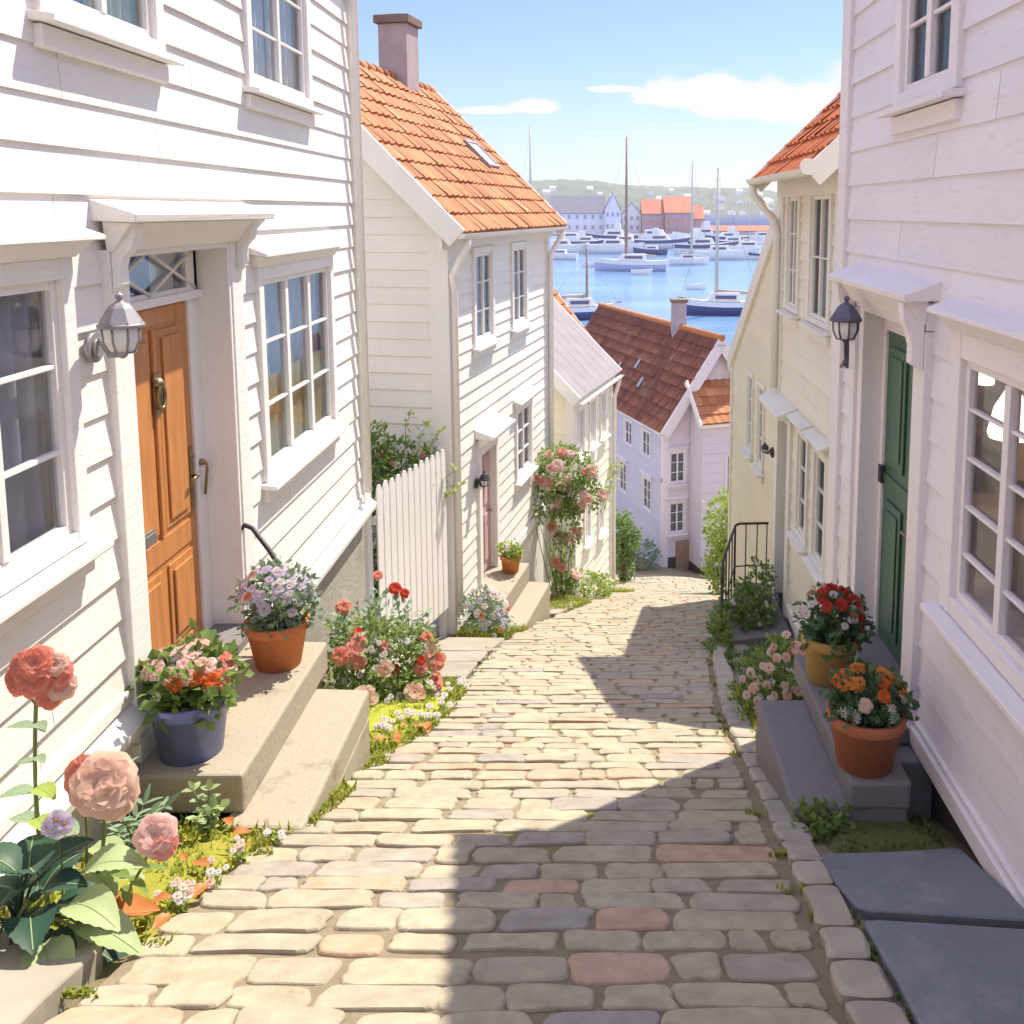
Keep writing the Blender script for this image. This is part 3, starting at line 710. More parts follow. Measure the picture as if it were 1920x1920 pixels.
grass('grass', [([(-2.5, 3.5), (-1.8, 3.4), (-1.7, 4.1), (-1.62, 4.5), (-2.4, 4.7)], 1100, .06), ([(-1.62, 4.5), (-1.52, 4.5), (-1.40, 5.9), (-1.5, 6.0)], 300, .06)], 'yellow green grass in the mossy bed beside the left steps', 3)
grass('grass', [([(-1.6, 6.0), (-1.36, 6.3), (-1.22, 6.9), (-1.2, 8.4), (-1.5, 8.7), (-2.4, 8.6), (-2.3, 6.2)], 3200, .075)], 'bright grass around the red flower bush by the grey wall', 4)
grass('grass', [([(1.14, 5.6), (1.5, 6.1), (1.85, 6.4), (1.7, 8.2), (1.2, 8.4), (1.12, 7)], 1900, .075), ([(1.12, 4.6), (1.2, 4.6), (1.2, 5.8), (1.12, 5.8)], 330, .06)], 'sunlit grass at the street side of the grey steps', 5)
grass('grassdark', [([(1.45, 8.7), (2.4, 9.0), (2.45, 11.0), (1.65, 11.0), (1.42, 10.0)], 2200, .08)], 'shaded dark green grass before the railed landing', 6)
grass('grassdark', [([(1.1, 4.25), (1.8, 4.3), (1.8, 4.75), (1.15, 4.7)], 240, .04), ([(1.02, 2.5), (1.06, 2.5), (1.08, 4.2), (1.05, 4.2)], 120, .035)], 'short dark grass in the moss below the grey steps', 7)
grass('grass', [([(-1.9, 11.9), (-1.25, 11.6), (-.95, 12.6), (-1.5, 13.2), (-1.9, 12.8)], 1500, .08)], 'light grass at the foot of the white picket fence', 8)
grass('grass', [([(-1.0, 14.8), (-.45, 14.8), (-.1, 16.2), (-.55, 17.3), (-.95, 17.2)], 1700, .10)], 'light grass under the climbing rose past the small steps', 9)
grass('grass', [([(.0, 20.5), (.7, 21.0), (.95, 22.0), (.3, 22.6)], 700, .09)], 'small grass patch at the corner of the cream house', 10)

rj = random.Random(77); pt = []
for i in range(46):
    yy = rj.uniform(2.4, 12); e = rj.random(); xx = interp(yy, XL) - rj.uniform(.02, .10) if e < .5 else interp(yy, XR) + rj.uniform(.0, .025)
    s_ = rj.uniform(.03, .07); pt.append(([(xx - s_ * 1.5, yy - s_ * .4), (xx + s_ * 1.5, yy - s_ * .4), (xx + s_ * 1.5, yy + s_ * .4), (xx - s_ * 1.5, yy + s_ * .4)], 26, .035))
grass('grass', pt, 'short grass sprouting in the joints between the cobbles', 21)
# harbour water, open channel, quays, wooded hill
mb = MB(); mb.face([(-4000, -300, 0), (4000, -300, 0), (4000, 9000, 0), (-4000, 9000, 0)]); struct(mb.build('water', 'sea'))
mb = MB(); mb.face([(-3000, 548, .05), (3000, 548, .05), (3000, 8000, .05), (-3000, 8000, .05)]); struct(mb.build('open_sea', 'opensea'))
mb = MB(); mb.wbox(-160, 57, 470, 545, -3, 1.6); mb.wbox(57.5, 135, 522, 545, -3, 1.2); struct(mb.build('quay', 'quay', recalc=True))
mb = MB(); nx, ny = 260, 46
def hill_h(x, t):
    top = interp(x / 2600 * 1750 + CX, [(300, 60), (700, 72), (900, 78), (1010, 82), (1060, 84), (1120, 80), (1160, 70), (1230, 66), (1300, 62), (1400, 60), (1455, 50), (1500, 44), (1700, 30), (2300, 40)])
    return top
vs = []
for j in range(ny + 1):
    t = j / ny; yy = 2280 + 420 * t
    for i in range(nx + 1):
        xx = -1100 + 2400 * i / nx; h = 13 + hill_h(xx, t); prof = math.sin(min(1, t * 1.25) * math.pi / 2) ** .8 if t < .8 else 1 - (t - .8) * 1.2
        bmp = 5.5 * noise.noise(Vector((xx * .035, yy * .035, 0))) + 3.5 * noise.noise(Vector((xx * .09, yy * .09, 4)))
        vs.append((xx, yy, max(-2, h * prof + bmp * (prof > .12))))
mb.mesh(vs, [(j * (nx + 1) + i, j * (nx + 1) + i + 1, (j + 1) * (nx + 1) + i + 1, (j + 1) * (nx + 1) + i) for j in range(ny) for i in range(nx)], 0, True)
struct(mb.build('hill', 'forest'))

# ============================================================ LEFT WHITE HOUSE
F1 = Fr((-2.56, 0), (0, 1))
H1 = thing('clapboard_house', 'large white clapboard house with the orange wooden front door, sunlit', 'house', (-2.56, 5, z_ground(-2.56, 5)))
op = []
for a in (dict(u0=4.36, u1=5.60, h0=.90, h1=2.25, cols=2, rows=2, curt='bluecloth', curt2='olive', curtain_cover=.5),
          dict(u0=6.92, u1=8.45, h0=.90, h1=2.2, cols=2, rows=3, curt='curtain'),
          dict(u0=2.75, u1=4.48, h0=-1.62, h1=-.22, cols=3, rows=3, curt='greycloth', hood=.17, curtain_cover=.45),
          dict(u0=6.93, u1=8.90, h0=-2.06, h1=-.42, cols=3, rows=3, curt='greycloth', hood=.14, post=.07, low='olive', curtain_cover=.5),
          dict(u0=.3, u1=1.6, h0=.90, h1=2.2, cols=2, rows=3)):
    w, o = window(H1, F1, **{k: v for k, v in a.items()}); op.append(o)
door_op = (4.98, 6.42, -3.02, -.2); op.append(door_op)
mb = MB()
siding(mb, F1, -4, 9.84, -2.62, 2.70, op, seed=4); siding(mb, F1, 4.98, 9.84, -3.07, -2.62, op, seed=2)
mb.face([F1(-4, -2.62, -.001), F1(-4, 2.8, -.001), F1(-4, 2.8, -5), F1(-4, -2.62, -5)])
mb.face([F1(10, -3.2, -.02), F1(10, 2.8, -.02), F1(10, 2.8, -5), F1(10, -3.2, -5)])
mb.build('wall', 'white', H1)
mb = MB(); mb.box(F1, 9.80, 10.02, -3.14, 2.7, -.06, .045); mb.box(F1, 9.985, 10.04, -3.14, 2.7, -.25, .03); mb.build('corner_board', 'trim', H1, .006, True)
pipe(H1, [F1(9.72, 2.86, .30), F1(9.74, 2.5, .10), F1(9.74, -3.0, .10)], .04)
mb = MB()
for u0, u1, hb in ((-4, 4.96, -2.62), (6.46, 10.06, -3.1)):
    mb.hexa([F1(u0, hb - .18, -.03), F1(u1, hb - .18, -.03), F1(u1, hb - .18, .10), F1(u0, hb - .18, .10), F1(u0, hb, -.03), F1(u1, hb, -.03), F1(u1, hb - .12, .11), F1(u0, hb - .12, .11)])
    mb.box(F1, u0, u1, hb - .02, hb + .05, 0, .035)
mb.build('skirting_board', 'trim', H1, .006, True)
mb = MB(); mb.box(F1, -4, 4.96, -4.2, -2.82, -.4, -.03); mb.build('foundation', 'whiteplaster', H1, 0, True)
mb = MB(); mb.box(F1, 4.962, 10.0, -6.2, -3.285, -.4, -.03); mb.build('foundation', 'plaster', H1, 0, True, label='grey stained concrete foundation')
mb = MB()   # eave boards and roof
mb.box(F1, -4.2, 10.2, 2.70, 2.86, -.05, .06); mb.box(F1, -4.2, 10.2, 2.863, 2.90, -.05, .27); mb.build('eave_board', 'trim', H1, 0, True)
mb = MB(); U, S, N = Vector((0, 1, 0)), Vector((-.77, 0, .64)), Vector((.64, 0, .77))
tiles(mb, F1(-4.25, 2.94, .30), U, S, N, 14.5, 3.6, per=4); mb.face([F1(-4.2, 2.91, .28), F1(10.2, 2.91, .28), F1(10.2, 5.2, -2.45), F1(-4.2, 5.2, -2.45)])
mb.face([F1(-4.2, 2.5, -5.2), F1(10.2, 2.5, -5.2), F1(10.2, 5.2, -2.45), F1(-4.2, 5.2, -2.45)]); mb.build('roof', 'tile', H1)
gutter(H1, F1(-4.2, 2.94, .34), F1(10.2, 2.94, .34))
# front door, set back in its reveal
mb = MB(); DB = -.20
mb.box(F1, 5.20, 6.22, -2.93, -.56, DB - .05, DB); mb_door = mb
for u0, u1, h0, h1 in ((5.30, 5.66, -2.02, -.74), (5.76, 6.12, -2.02, -.74), (5.30, 5.66, -2.80, -2.26), (5.76, 6.12, -2.80, -2.26)):
    mb.box(F1, u0, u1, h0, h1, DB + .001, DB + .013)
    mb.box(F1, u0 + .05, u1 - .05, h0 + .05, h1 - .05, DB + .0135, DB + .028)
for h0, h1 in ((-2.22, -2.06), (-2.90, -2.83), (-.71, -.60)): mb.box(F1, 5.24, 6.18, h0, h1, DB + .001, DB + .010)
mb.box(F1, 5.685, 5.735, -2.04, -.73, DB + .001, DB + .024)
door = mb.build('door', 'door_orange', H1, .006, True, label='orange brown varnished panel door')
mb = MB()   # jambs, casing
mb.box(F1, 4.99, 5.20, -3.0, -.22, DB - .06, DB + .02); mb.box(F1, 6.22, 6.41, -3.0, -.22, DB - .06, DB + .02)
mb.box(F1, 4.985, 5.02, -3.0, -.22, DB, .04); mb.box(F1, 6.375, 6.412, -3.0, -.22, DB, .04)
mb.box(F1, 4.80, 4.99, -3.05, -.20, -.02, .05); mb.box(F1, 6.41, 6.60, -3.05, -.20, -.02, .05)
mb.box(F1, 5.02, 6.375, -.245, -.20, DB, .045); mb.box(F1, 5.02, 6.375, -.585, -.53, DB - .04, DB + .06); mb.box(F1, 5.02, 6.375, -.20, -.02, -.02, .045)
mb.box(F1, 4.78, 5.01, -3.15, -2.9, -.02, .065); mb.box(F1, 6.39, 6.62, -3.15, -2.9, -.02, .065)
mb.build('door_frame', 'trim', door, .006, True)
mb = MB(); mb.box(F1, 5.03, 6.37, -.53, -.24, DB - .02, DB - .01); mb.build('transom_pane', 'glass', door)
mb = MB(); mb.face([F1(5.03, -.56, DB - .3), F1(6.37, -.56, DB - .3), F1(6.37, -.2, DB - .3), F1(5.03, -.2, DB - .3)]); mb.face([F1(5.03, -.56, DB - .3), F1(6.37, -.56, DB - .3), F1(6.37, -.56, DB - .06), F1(5.03, -.56, DB - .06)]); mb.build('transom_room', 'bluecloth', door)
mb = MB()
for a, b in ((5.05, 5.70), (5.70, 6.35)):
    for s in (0, 1):
        p, q = F1(a, (-.52, -.25)[s], DB + .012), F1(b, (-.25, -.52)[s], DB + .012 + .004 * s)
        mb.tube([p, q], .013, 4)
mb.box(F1, 5.02, 5.06, -.53, -.245, DB - .01, DB + .02); mb.box(F1, 6.335, 6.375, -.53, -.245, DB - .01, DB + .02); mb.box(F1, 5.06, 6.335, -.53, -.505, DB - .01, DB + .018); mb.box(F1, 5.06, 6.335, -.27, -.245, DB - .01, DB + .018)
mb.build('transom_lattice', 'trim', door)
mb = MB()
mb.hexa([F1(4.73, -.05, 0), F1(6.78, -.05, 0), F1(6.78, -.06, .23), F1(4.73, -.06, .23), F1(4.73, .06, 0), F1(6.78, .06, 0), F1(6.78, -.015, .24), F1(4.73, -.015, .24)])
mb.hexa([F1(4.80, -.21, .04), F1(6.66, -.21, .04), F1(6.66, -.21, .07), F1(4.80, -.21, .07), F1(4.77, -.052, .04), F1(6.72, -.052, .04), F1(6.72, -.062, .19), F1(4.77, -.062, .19)])
for u in (4.82, 6.50):
    prof = [(0, -.42), (.05, -.38), (.045, -.30), (.06, -.24), (.11, -.19), (.14, -.065), (0, -.065)]
    mb.prism([F1(u, h, .05 + d) for d, h in prof], [F1(u + .09, h, .05 + d) for d, h in prof])
mb.build('canopy', 'trim', H1, .006, True)
mb = MB(); mb.box(F1, 5.30, 5.52, -1.98 - .02, -1.93, DB + .03, DB + .05); mb.box(F1, 5.31, 5.53, -2.02, -1.95, DB + .045, DB + .055); mb.build('letter_slot', 'silver', door, .004, True)
mb = MB(); c = F1(5.71, -1.06, DB + .03); mb.lathe([(.035, -.03), (.045, 0), (.02, .03)], c, 12)
mb.tube([F1(5.71 + .045 * math.sin(a), -1.15 + .075 * math.cos(a), DB + .05) for a in [i * .52 for i in range(13)]], .012, 8); mb.box(F1, 5.66, 5.76, -1.26, -1.0, DB + .024, DB + .034); mb.build('knocker', 'brass', door)
mb = MB(); mb.box(F1, 6.12, 6.17, -2.02, -1.58, DB + .001, DB + .018); mb.tube([F1(6.145, -1.78, DB), F1(6.145, -1.78, DB + .06), F1(6.05, -1.78, DB + .065)], .011, 8); mb.tube([F1(6.145, -1.64, DB), F1(6.145, -1.64, DB + .03)], .022, 12); mb.build('handle', 'brass', door)
mb = MB(); mb.tube([F1(6.28, -1.72, DB + .021), F1(6.28, -1.72, DB + .06), F1(6.28, -1.76, DB + .065), F1(6.285, -1.95, DB + .04)], .010, 8); mb.lathe([(.02, -.02), (.028, 0), (.015, .02)], F1(6.28, -1.72, DB + .03), 10); mb.build('bell_pull', 'brass', door)
mb = MB(); mb.lathe([(.018, -.018), (.026, 0), (.016, .02)], F1(5.36, -1.84, DB + .03), 10); mb.build('peg', 'silver', door)
mb = MB(); mb.box(F1, 4.99, 6.62, -3.02, -2.935, DB - .06, .12); mb.build('threshold', 'greystone', door, .006, True)

# wall lantern, left
def lantern(name, label, wall_pt, out, c, s, mat, arm):
    o = thing(name, label, 'wall lamp', (wall_pt[0], wall_pt[1], wall_pt[2] + E)); c = W(c); wp = W(wall_pt)
    mb = MB(); mb.lathe([(s * .50, 0), (s * .52, .012), (s * .30, s * .42), (s * .22, s * .50), (s * .10, s * .56), (s * .06, s * .62), (s * .10, s * .68), (s * .09, s * .74), (.004, s * .80)], c, 8, sm=False)
    mb.lathe([(s * .53, -.014), (s * .55, 0), (s * .5, .01)], c, 24); mb.build('lamp_cap', mat, o)
    mb = MB(); mb.lathe([(s * .20, -s * .70), (s * .30, -s * .66), (s * .42, -s * .40), (s * .44, -.014), (s * .40, -.012)], c, 8, sm=False); mb.build('lamp_glass', 'milk', o)
    mb = MB()
    for k in range(8):
        a = 2 * math.pi * k / 8; ca, sa = math.cos(a), math.sin(a)
        mb.tube([c + Vector((ca * q * s, sa * q * s, z * s)) for q, z in ((.305, -.66), (.427, -.40), (.447, -.02))], .006, 5)
    mb.lathe([(s * .31, -s * .70), (s * .33, -s * .67), (s * .24, -s * .64)], c, 16); mb.lathe([(.008, -s * .84), (s * .10, -s * .80), (s * .12, -s * .74), (s * .22, -s * .69)], c, 12); mb.build('lamp_frame', mat, o)
    mb = MB(); n = Vector(out)
    if arm == 'side':
        mb.tube([wp, wp + n * .05 + Vector((0, 0, .04)), wp.lerp(c, .6) + Vector((0, 0, -s * .55)), c + Vector((0, 0, -s * .74))], .014, 8)
        mb.tube([wp + n * .004, wp + n * .03], .075, 20); mb.tube([wp + n * .028, wp + n * .045], .045, 16)
    else:
        mb.tube([wp + Vector((0, 0, -.10)), wp + n * .05 + Vector((0, 0, -.13)), wp.lerp(c, .75) + Vector((0, 0, -s * 1.15)), c + Vector((0, 0, -s * .78))], .011, 8)
        mb.tube([wp + Vector((0, 0, .08)), wp.lerp(c, .55) + Vector((0, 0, -s * .45)), c + Vector((0, 0, -s * .72))], .009, 8)
        mb.box(lambda u, h, d: wp + Vector((0, u, h)) + n * d, -.03, .03, -.14, .12, .002, .018)
    mb.build('lamp_arm', mat, o); return o
lantern('wall_lantern', 'grey metal lantern with frosted glass beside the orange door', (-2.535, 4.62, -.68), (1, 0, 0), (-2.34, 4.55, -.555), .20, 'greymetal', 'side')

# steps, left
ST = thing('stone_steps', 'pale stone doorstep of two wide slabs before the orange door', 'steps', (-2.0, 5.2, z_ground(-2, 5.2)))
def slab_box(name, par, x0, x1, y0, y1, h0, h1, mat, cham=.02):
    mb = MB(); nx, ny = max(2, int((x1 - x0) / .22)), max(2, int((y1 - y0) / .22)); r = random.Random(int(x0 * 100 + y0 * 10))
    bot = [(x0, y0, E + h0), (x1, y0, E + h0), (x1, y1, E + h0), (x0, y1, E + h0)]; mb.hexa(bot + [(x, y, E + h1 + r.uniform(-.008, .008)) for x, y, _ in bot])
    o = mb.build(name, mat, par, cham, True); return o
slab_box('upper_step', ST, -2.585, -1.90, 4.66, 6.25, -3.22, -3.0, 'stone', .018)
slab_box('lower_step', ST, -1.98, -1.55, 4.55, 6.00, -3.42, -3.224, 'stone', .022)
slab_box('riser', ST, -1.90, -1.556, 4.66, 5.995, -3.95, -3.422, 'stone', .01)
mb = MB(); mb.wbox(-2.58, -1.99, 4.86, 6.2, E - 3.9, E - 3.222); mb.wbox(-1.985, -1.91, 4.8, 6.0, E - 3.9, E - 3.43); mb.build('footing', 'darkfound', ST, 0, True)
# handrail
o = thing('handrail', 'thin dark curved iron handrail at the pale stone doorstep', 'handrail', (-2.0, 6.3, E - 3.0))
mb = MB(); mb.tube([W(p) for p in ((-2.53, 6.40, -2.24), (-2.50, 6.40, -2.215), (-2.44, 6.38, -2.23), (-2.30, 6.30, -2.36), (-2.14, 6.22, -2.56), (-2.06, 6.18, -2.68))], .017, 10); mb.build('rail', 'iron', o)
mb = MB(); mb.tube([W((-2.06, 6.18, -2.67)), W((-2.06, 6.18, -3.0))], .014, 8); mb.build('post', 'iron', o)
M['violettrim'] = m_paint('violet_trim_paint', (.78, .74, .83), amt=.15)
M['chimgrey'] = m_plain('grey_violet_chimney', (.40, .38, .46), .85, .15, 4, .006)
M['skyblue'] = m_plain('pale_blue_roof_glass', (.30, .38, .50), .25, .1, 3)
up = Vector((0, 0, 1))
HAZE = .0002
M['farroom'] = m_plain('far_room', (.42, .40, .50), .9, .1, 3)
M['leaffresh'] = LEAF('leaf_fresh_green', [(.15, .22, .06), (.21, .29, .085), (.26, .34, .11)], .45)
M['rib'] = m_plain('leaf_midrib', (.26, .33, .14), .6, .1, 20)

# ============================================================ SECOND HOUSE ON THE LEFT (orange pantiles)
a2 = rad(10); F2 = Fr((-1.98, 12.2), (math.sin(a2), math.cos(a2)))
H2 = thing('clapboard_house', 'narrow white clapboard house with an orange pantile roof and a chimney', 'house', (-2.2, 14, z_ground(-2.2, 14)))
L2 = 5.8; HW2 = 2.34; RISE2 = 2.30; E2 = -.10
op = []
for a in (dict(u0=1.08, u1=2.12, h0=-1.95, h1=-.52, cols=2, rows=3), dict(u0=3.15, u1=4.2, h0=-1.95, h1=-.52, cols=2, rows=3),
          dict(u0=3.30, u1=4.45, h0=-4.6, h1=-3.32, cols=2, rows=3, hood=.16)):
    w, o = window(H2, F2, **a); op.append(o)
dop = (1.18, 2.16, -5.6, -3.32); op.append(dop)
mb = MB(); siding(mb, F2, .14, L2 - .12, -5.75, E2 + .05, op, exp=.2, seed=5)
mb.face([F2(L2, -8, -.01), F2(L2, E2, -.01), F2(L2, E2, -4.6), F2(L2, -8, -4.6)])
FG = Fr(F2(0, 0, 0), (-F2.n.x, -F2.n.y)); FG.n = -F2.u      # gable that faces up the street: u runs away from the street
prof = lambda h: (0.02, 4.68) if h < E2 else ((h - E2) / RISE2 * HW2, 4.68 - (h - E2) / RISE2 * HW2)
siding(mb, FG, .02, 4.68, -5.6, E2 + RISE2, (), exp=.23, prof=prof, seed=6)
mb.build('wall', 'white', H2)
mb = MB(); mb.box(F2, -.03, .16, -5.75, E2 + .02, -.03, .045); mb.box(FG, -.042, .22, -5.75, E2 + .1, -.03, .042); mb.box(F2, L2 - .14, L2 + .03, -7.6, E2 + .02, -.03, .045); mb.build('corner_board', 'trim', H2, .005, True)
mb = MB(); mb.box(F2, .0, L2, -9, -5.74, -4.5, -.02); mb.build('foundation', 'whiteplaster', H2, 0, True)
mb = MB(); mb.box(F2, -.02, L2 + .02, -5.76, -5.62, 0, .05); mb.build('skirting_board', 'trim', H2, .005, True)
mb = MB(); up = Vector((0, 0, 1)); Sv = (-F2.n * HW2 + up * RISE2).normalized(); Nv = (F2.n * RISE2 + up * HW2).normalized()
ov = .36; sl = math.hypot(HW2, RISE2); e0 = Vector(F2(-.28, E2, 0)) - Sv * ov + Nv * .10
tiles(mb, e0, F2.u, Sv, Nv, L2 + .56, sl + ov - .02, pitch=.235, row=.33)
Sb = (F2.n * HW2 + up * RISE2).normalized(); Nb = (-F2.n * RISE2 + up * HW2).normalized()
b0 = Vector(F2(L2 + .28, E2, -2 * HW2)) - Sb * ov + Nb * .10
tiles(mb, b0, -F2.u, Sb, Nb, L2 + .56, sl + ov - .02, pitch=.235, row=.33, per=4)
for k in range(20):   # ridge tiles
    u0 = -.28 + k * (L2 + .56) / 20; c = [Vector(F2(u0 + x, E2 + RISE2 + .10, -HW2)) for x in (0, (L2 + .56) / 20 + .03)]
    mb.tube([c[0], c[1]], [.105, .092], 12)
mb.build('roof', 'tile', H2)
mb = MB()
for sgn, S_, N_, dd in ((1, Sv, Nv, 0), (-1, Sb, Nb, -2 * HW2)):
    for u in (-.31, L2 + .26):
        p = Vector(F2(u, E2, dd)) - S_ * ov; q = p + S_ * (sl + ov); w = F2.u * .05
        mb.hexa([p - N_ * .14, p - N_ * .14 + w, p + N_ * .15 + w, p + N_ * .15, q - N_ * .14, q - N_ * .14 + w, q + N_ * .15 + w, q + N_ * .15])
mb.build('bargeboard', 'trim', H2, .006, True)
mb = MB(); p = [Vector(F2(u, E2, d)) - (Sv if d == 0 else Sb) * ov for u in (-.27, L2 + .26) for d in (0,)]
q = [x + Sv * (sl + ov) for x in p]; mb.face([p[0], p[1], q[1], q[0]])
mb.box(F2, -.27, L2 + .26, E2 - .40, E2 - .16, .0, .05); mb.box(F2, -.27, L2 + .26, E2 - .158, E2 - .13, .0, .20); mb.build('eave_board', 'trim', H2, 0, True)
gutter(H2, Vector(F2(-.3, E2 - .19, .30)), Vector(F2(L2 + .3, E2 - .20, .30)), .075)
pipe(H2, [F2(.02, E2 - .26, .30), F2(.02, E2 - .36, .28), F2(-.03, E2 - .75, .10), F2(.06, E2 - .95, .085), F2(.06, -5.5, .085)], .05)
pipe(H2, [F2(L2 + .1, E2 - .26, .30), F2(L2 + .08, E2 - .36, .28), F2(L2 - .07, E2 - .72, .10), F2(L2 - .07, -7.3, .085)], .05)
ch = MB(); ch.box(F2, 4.10, 4.68, E2 + RISE2 - .9, 3.22, -HW2 - .24, -HW2 + .28); c_ = ch.build('chimney', 'brick', H2, .012, True)
ch = MB(); ch.box(F2, 4.04, 4.74, 3.223, 3.36, -HW2 - .30, -HW2 + .34); ch.box(F2, 4.2, 4.58, 3.362, 3.40, -HW2 - .14, -HW2 + .18); ch.build('chimney_cap', 'cap', c_, .012, True)
# skylight in the roof slope
def on_slope(u, s, n): return Vector(F2(u, E2, 0)) - Sv * ov + Sv * s + Nv * (.10 + n)
sk = MB()
for u0, u1, s0, s1 in ((4.3, 4.95, 1.45, 1.51), (4.3, 4.95, 2.04, 2.10), (4.3, 4.36, 1.512, 2.038), (4.89, 4.95, 1.512, 2.038)):
    sk.hexa([on_slope(u0, s0, -.02), on_slope(u1, s0, -.02), on_slope(u1, s1, -.02), on_slope(u0, s1, -.02), on_slope(u0, s0, .085), on_slope(u1, s0, .085), on_slope(u1, s1, .085), on_slope(u0, s1, .085)])
s_ = sk.build('skylight', 'greymetal', H2, .004, True)
sk = MB(); sk.hexa([on_slope(4.36, 1.51, .05), on_slope(4.89, 1.51, .05), on_slope(4.89, 2.04, .05), on_slope(4.36, 2.04, .05), on_slope(4.36, 1.51, .066), on_slope(4.89, 1.51, .066), on_slope(4.89, 2.04, .066), on_slope(4.36, 2.04, .066)]); sk.build('pane', 'hull_lilac', s_, 0, True)
# its door
mb = MB(); mb.box(F2, 1.30, 2.06, -5.55, -3.62, -.12, -.07)
for a, b, c, d in ((1.38, 1.64, -4.5, -3.75), (1.72, 1.98, -4.5, -3.75), (1.38, 1.64, -5.4, -4.65), (1.72, 1.98, -5.4, -4.65)): mb.box(F2, a, b, c, d, -.069, -.055)
dr = mb.build('door', 'door_pink', H2, .004, True)
mb = MB(); mb.box(F2, 1.16, 1.30, -5.6, -3.34, -.14, .05); mb.box(F2, 2.06, 2.20, -5.6, -3.34, -.14, .05); mb.box(F2, 1.30, 2.06, -3.60, -3.34, -.14, .045); mb.build('door_frame', 'trim', dr, .005, True)
mb = MB(); mb.hexa([F2(1.08, -3.30, 0), F2(2.28, -3.30, 0), F2(2.28, -3.31, .30), F2(1.08, -3.31, .30), F2(1.08, -3.16, 0), F2(2.28, -3.16, 0), F2(2.28, -3.26, .31), F2(1.08, -3.26, .31)])
mb.hexa([F2(1.14, -3.45, .05), F2(2.22, -3.45, .05), F2(2.22, -3.45, .08), F2(1.14, -3.45, .08), F2(1.12, -3.302, .05), F2(2.24, -3.302, .05), F2(2.24, -3.312, .24), F2(1.12, -3.312, .24)]); mb.build('canopy', 'trim', H2, .005, True)
mb = MB(); mb.tube([F2(1.98, -4.65, -.06), F2(1.98, -4.65, -.01), F2(1.9, -4.65, .0)], .012, 8); mb.build('handle', 'brass', dr)
lantern('wall_lantern', 'small dark lantern beside the faded pink door', F2(1.06, -3.95 - E + E, .02)[:2] + (-3.95,), (F2.n.x, F2.n.y, 0), F2(1.02, 0, .17)[:2] + (-3.86,), .15, 'iron', 'side')
# steps of that house
S2 = thing('stone_steps', 'small grey stone steps leading up to the faded pink door', 'steps', F2(1.7, G(-1.3, 13.8), .4))
mb = MB(); mb.box(F2, .80, 2.30, -6.0, -5.60, -.10, .50); mb.build('upper_step', 'stone', S2, .02, True)
mb = MB(); mb.box(F2, .55, 2.2, -6.8, -5.86, .503, .86); mb.build('lower_step', 'stone', S2, .02, True)
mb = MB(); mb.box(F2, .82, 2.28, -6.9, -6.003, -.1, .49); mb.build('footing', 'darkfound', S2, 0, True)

# white picket fence between the two houses
FA = Vector((-2.52, 10.25, 0)); FB = Vector((-2.02, 12.02, 0)); FF = Fr(FA, (FB - FA)); LF = (FB - FA).length
FN = thing('picket_fence', 'tall white picket fence between the two white clapboard houses', 'fence', (-2.25, 11.2, z_ground(-2.25, 11.2)))
N_P = 12; wp = LF / N_P
pk = MB(); w = wp * .42
pr = [(-w, 0), (w, 0), (w, 2.06), (w * .8, 2.14), (w * .35, 2.19), (-w * .35, 2.19), (-w * .8, 2.14), (-w, 2.06)]
pk.prism([FF.u * a + Vector((0, 0, b)) for a, b in pr], [FF.u * a + FF.n * .022 + Vector((0, 0, b)) for a, b in pr])
pk0 = pk.build('picket', 'trim', None, .004, True)
for i in range(N_P):
    o = pk0 if i == 0 else pk0.copy()
    if i: COL.objects.link(o)
    o.parent = FN; o.matrix_parent_inverse = Matrix.Translation(-FN.location)
    p = FA + FF.u * (wp * (i + .5)); o.location = (p.x, p.y, E - 5.28 + R.uniform(-.012, .012) - .02 * i / N_P)
for h in (-4.75, -3.55):
    mb = MB(); mb.box(FF, 0, LF, h, h + .09, -.045, -.002); mb.build('rail', 'trim', FN, .004, True)
for u in (-.04, LF + .03):
    mb = MB(); mb.box(FF, u - .05, u + .05, -5.9, -3.12, -.12, -.0475); mb.build('post', 'trim', FN, .004, True)
bush('hedge', 'dark green flowering hedge growing behind the picket fence', 'hedge', (-2.78, 11.62, z_ground(-2.78, 11.62)),
     [((0, 0, 1.3), (.5, .38, 1.3)), ((.28, .16, 2.2), (.40, .26, .45)), ((-.2, -.2, 2.45), (.42, .34, .48)), ((.5, .3, 2.05), (.25, .16, .4))], 4600, .085, .055, 'leaf',
     [('daisy', 'p_white', 26, .055, (-.1, 1.0)), ('rose', 'p_pink', 14, .055, (.0, 1.1)), ('rose', 'p_coral', 5, .05, (.3, 1.2))], 21, stems=14)
# arching twigs over the fence
o = local('climbing_rose', 'thin leafy rose twigs arching over the top of the picket fence', 'plant', (-2.75, 11.6, z_ground(-2.75, 11.6)))
r = random.Random(5); mb = MB(); ml = MB()
for tx, ty, tz in ((.62, .35, 2.45), (.85, .4, 2.15), (.35, .1, 3.0), (.55, .2, 2.85), (.1, -.3, 2.95), (-.2, -.5, 2.9), (.95, .5, 1.95), (.70, .35, 2.75)):
    pts = [Vector((0, 0, 0)).lerp(Vector((tx, ty, tz)), t) + Vector((0, 0, .5 * math.sin(math.pi * t))) + rdir(r) * .03 * (t > 0) for t in [i / 9 for i in range(10)]]
    mb.tube(pts, [.012 - .001 * i for i in range(10)], 6)
    for p in pts[4:]:
        for _ in range(7): leaf_small(ml, p + rdir(r) * .04, (rdir(r) + Vector((0, 0, .2))).normalized(), Vector((0, 0, 1)), r.uniform(.06, .10), .05)
mb.build('stem', 'stem', o); ml.build('foliage', 'leafbright', o)

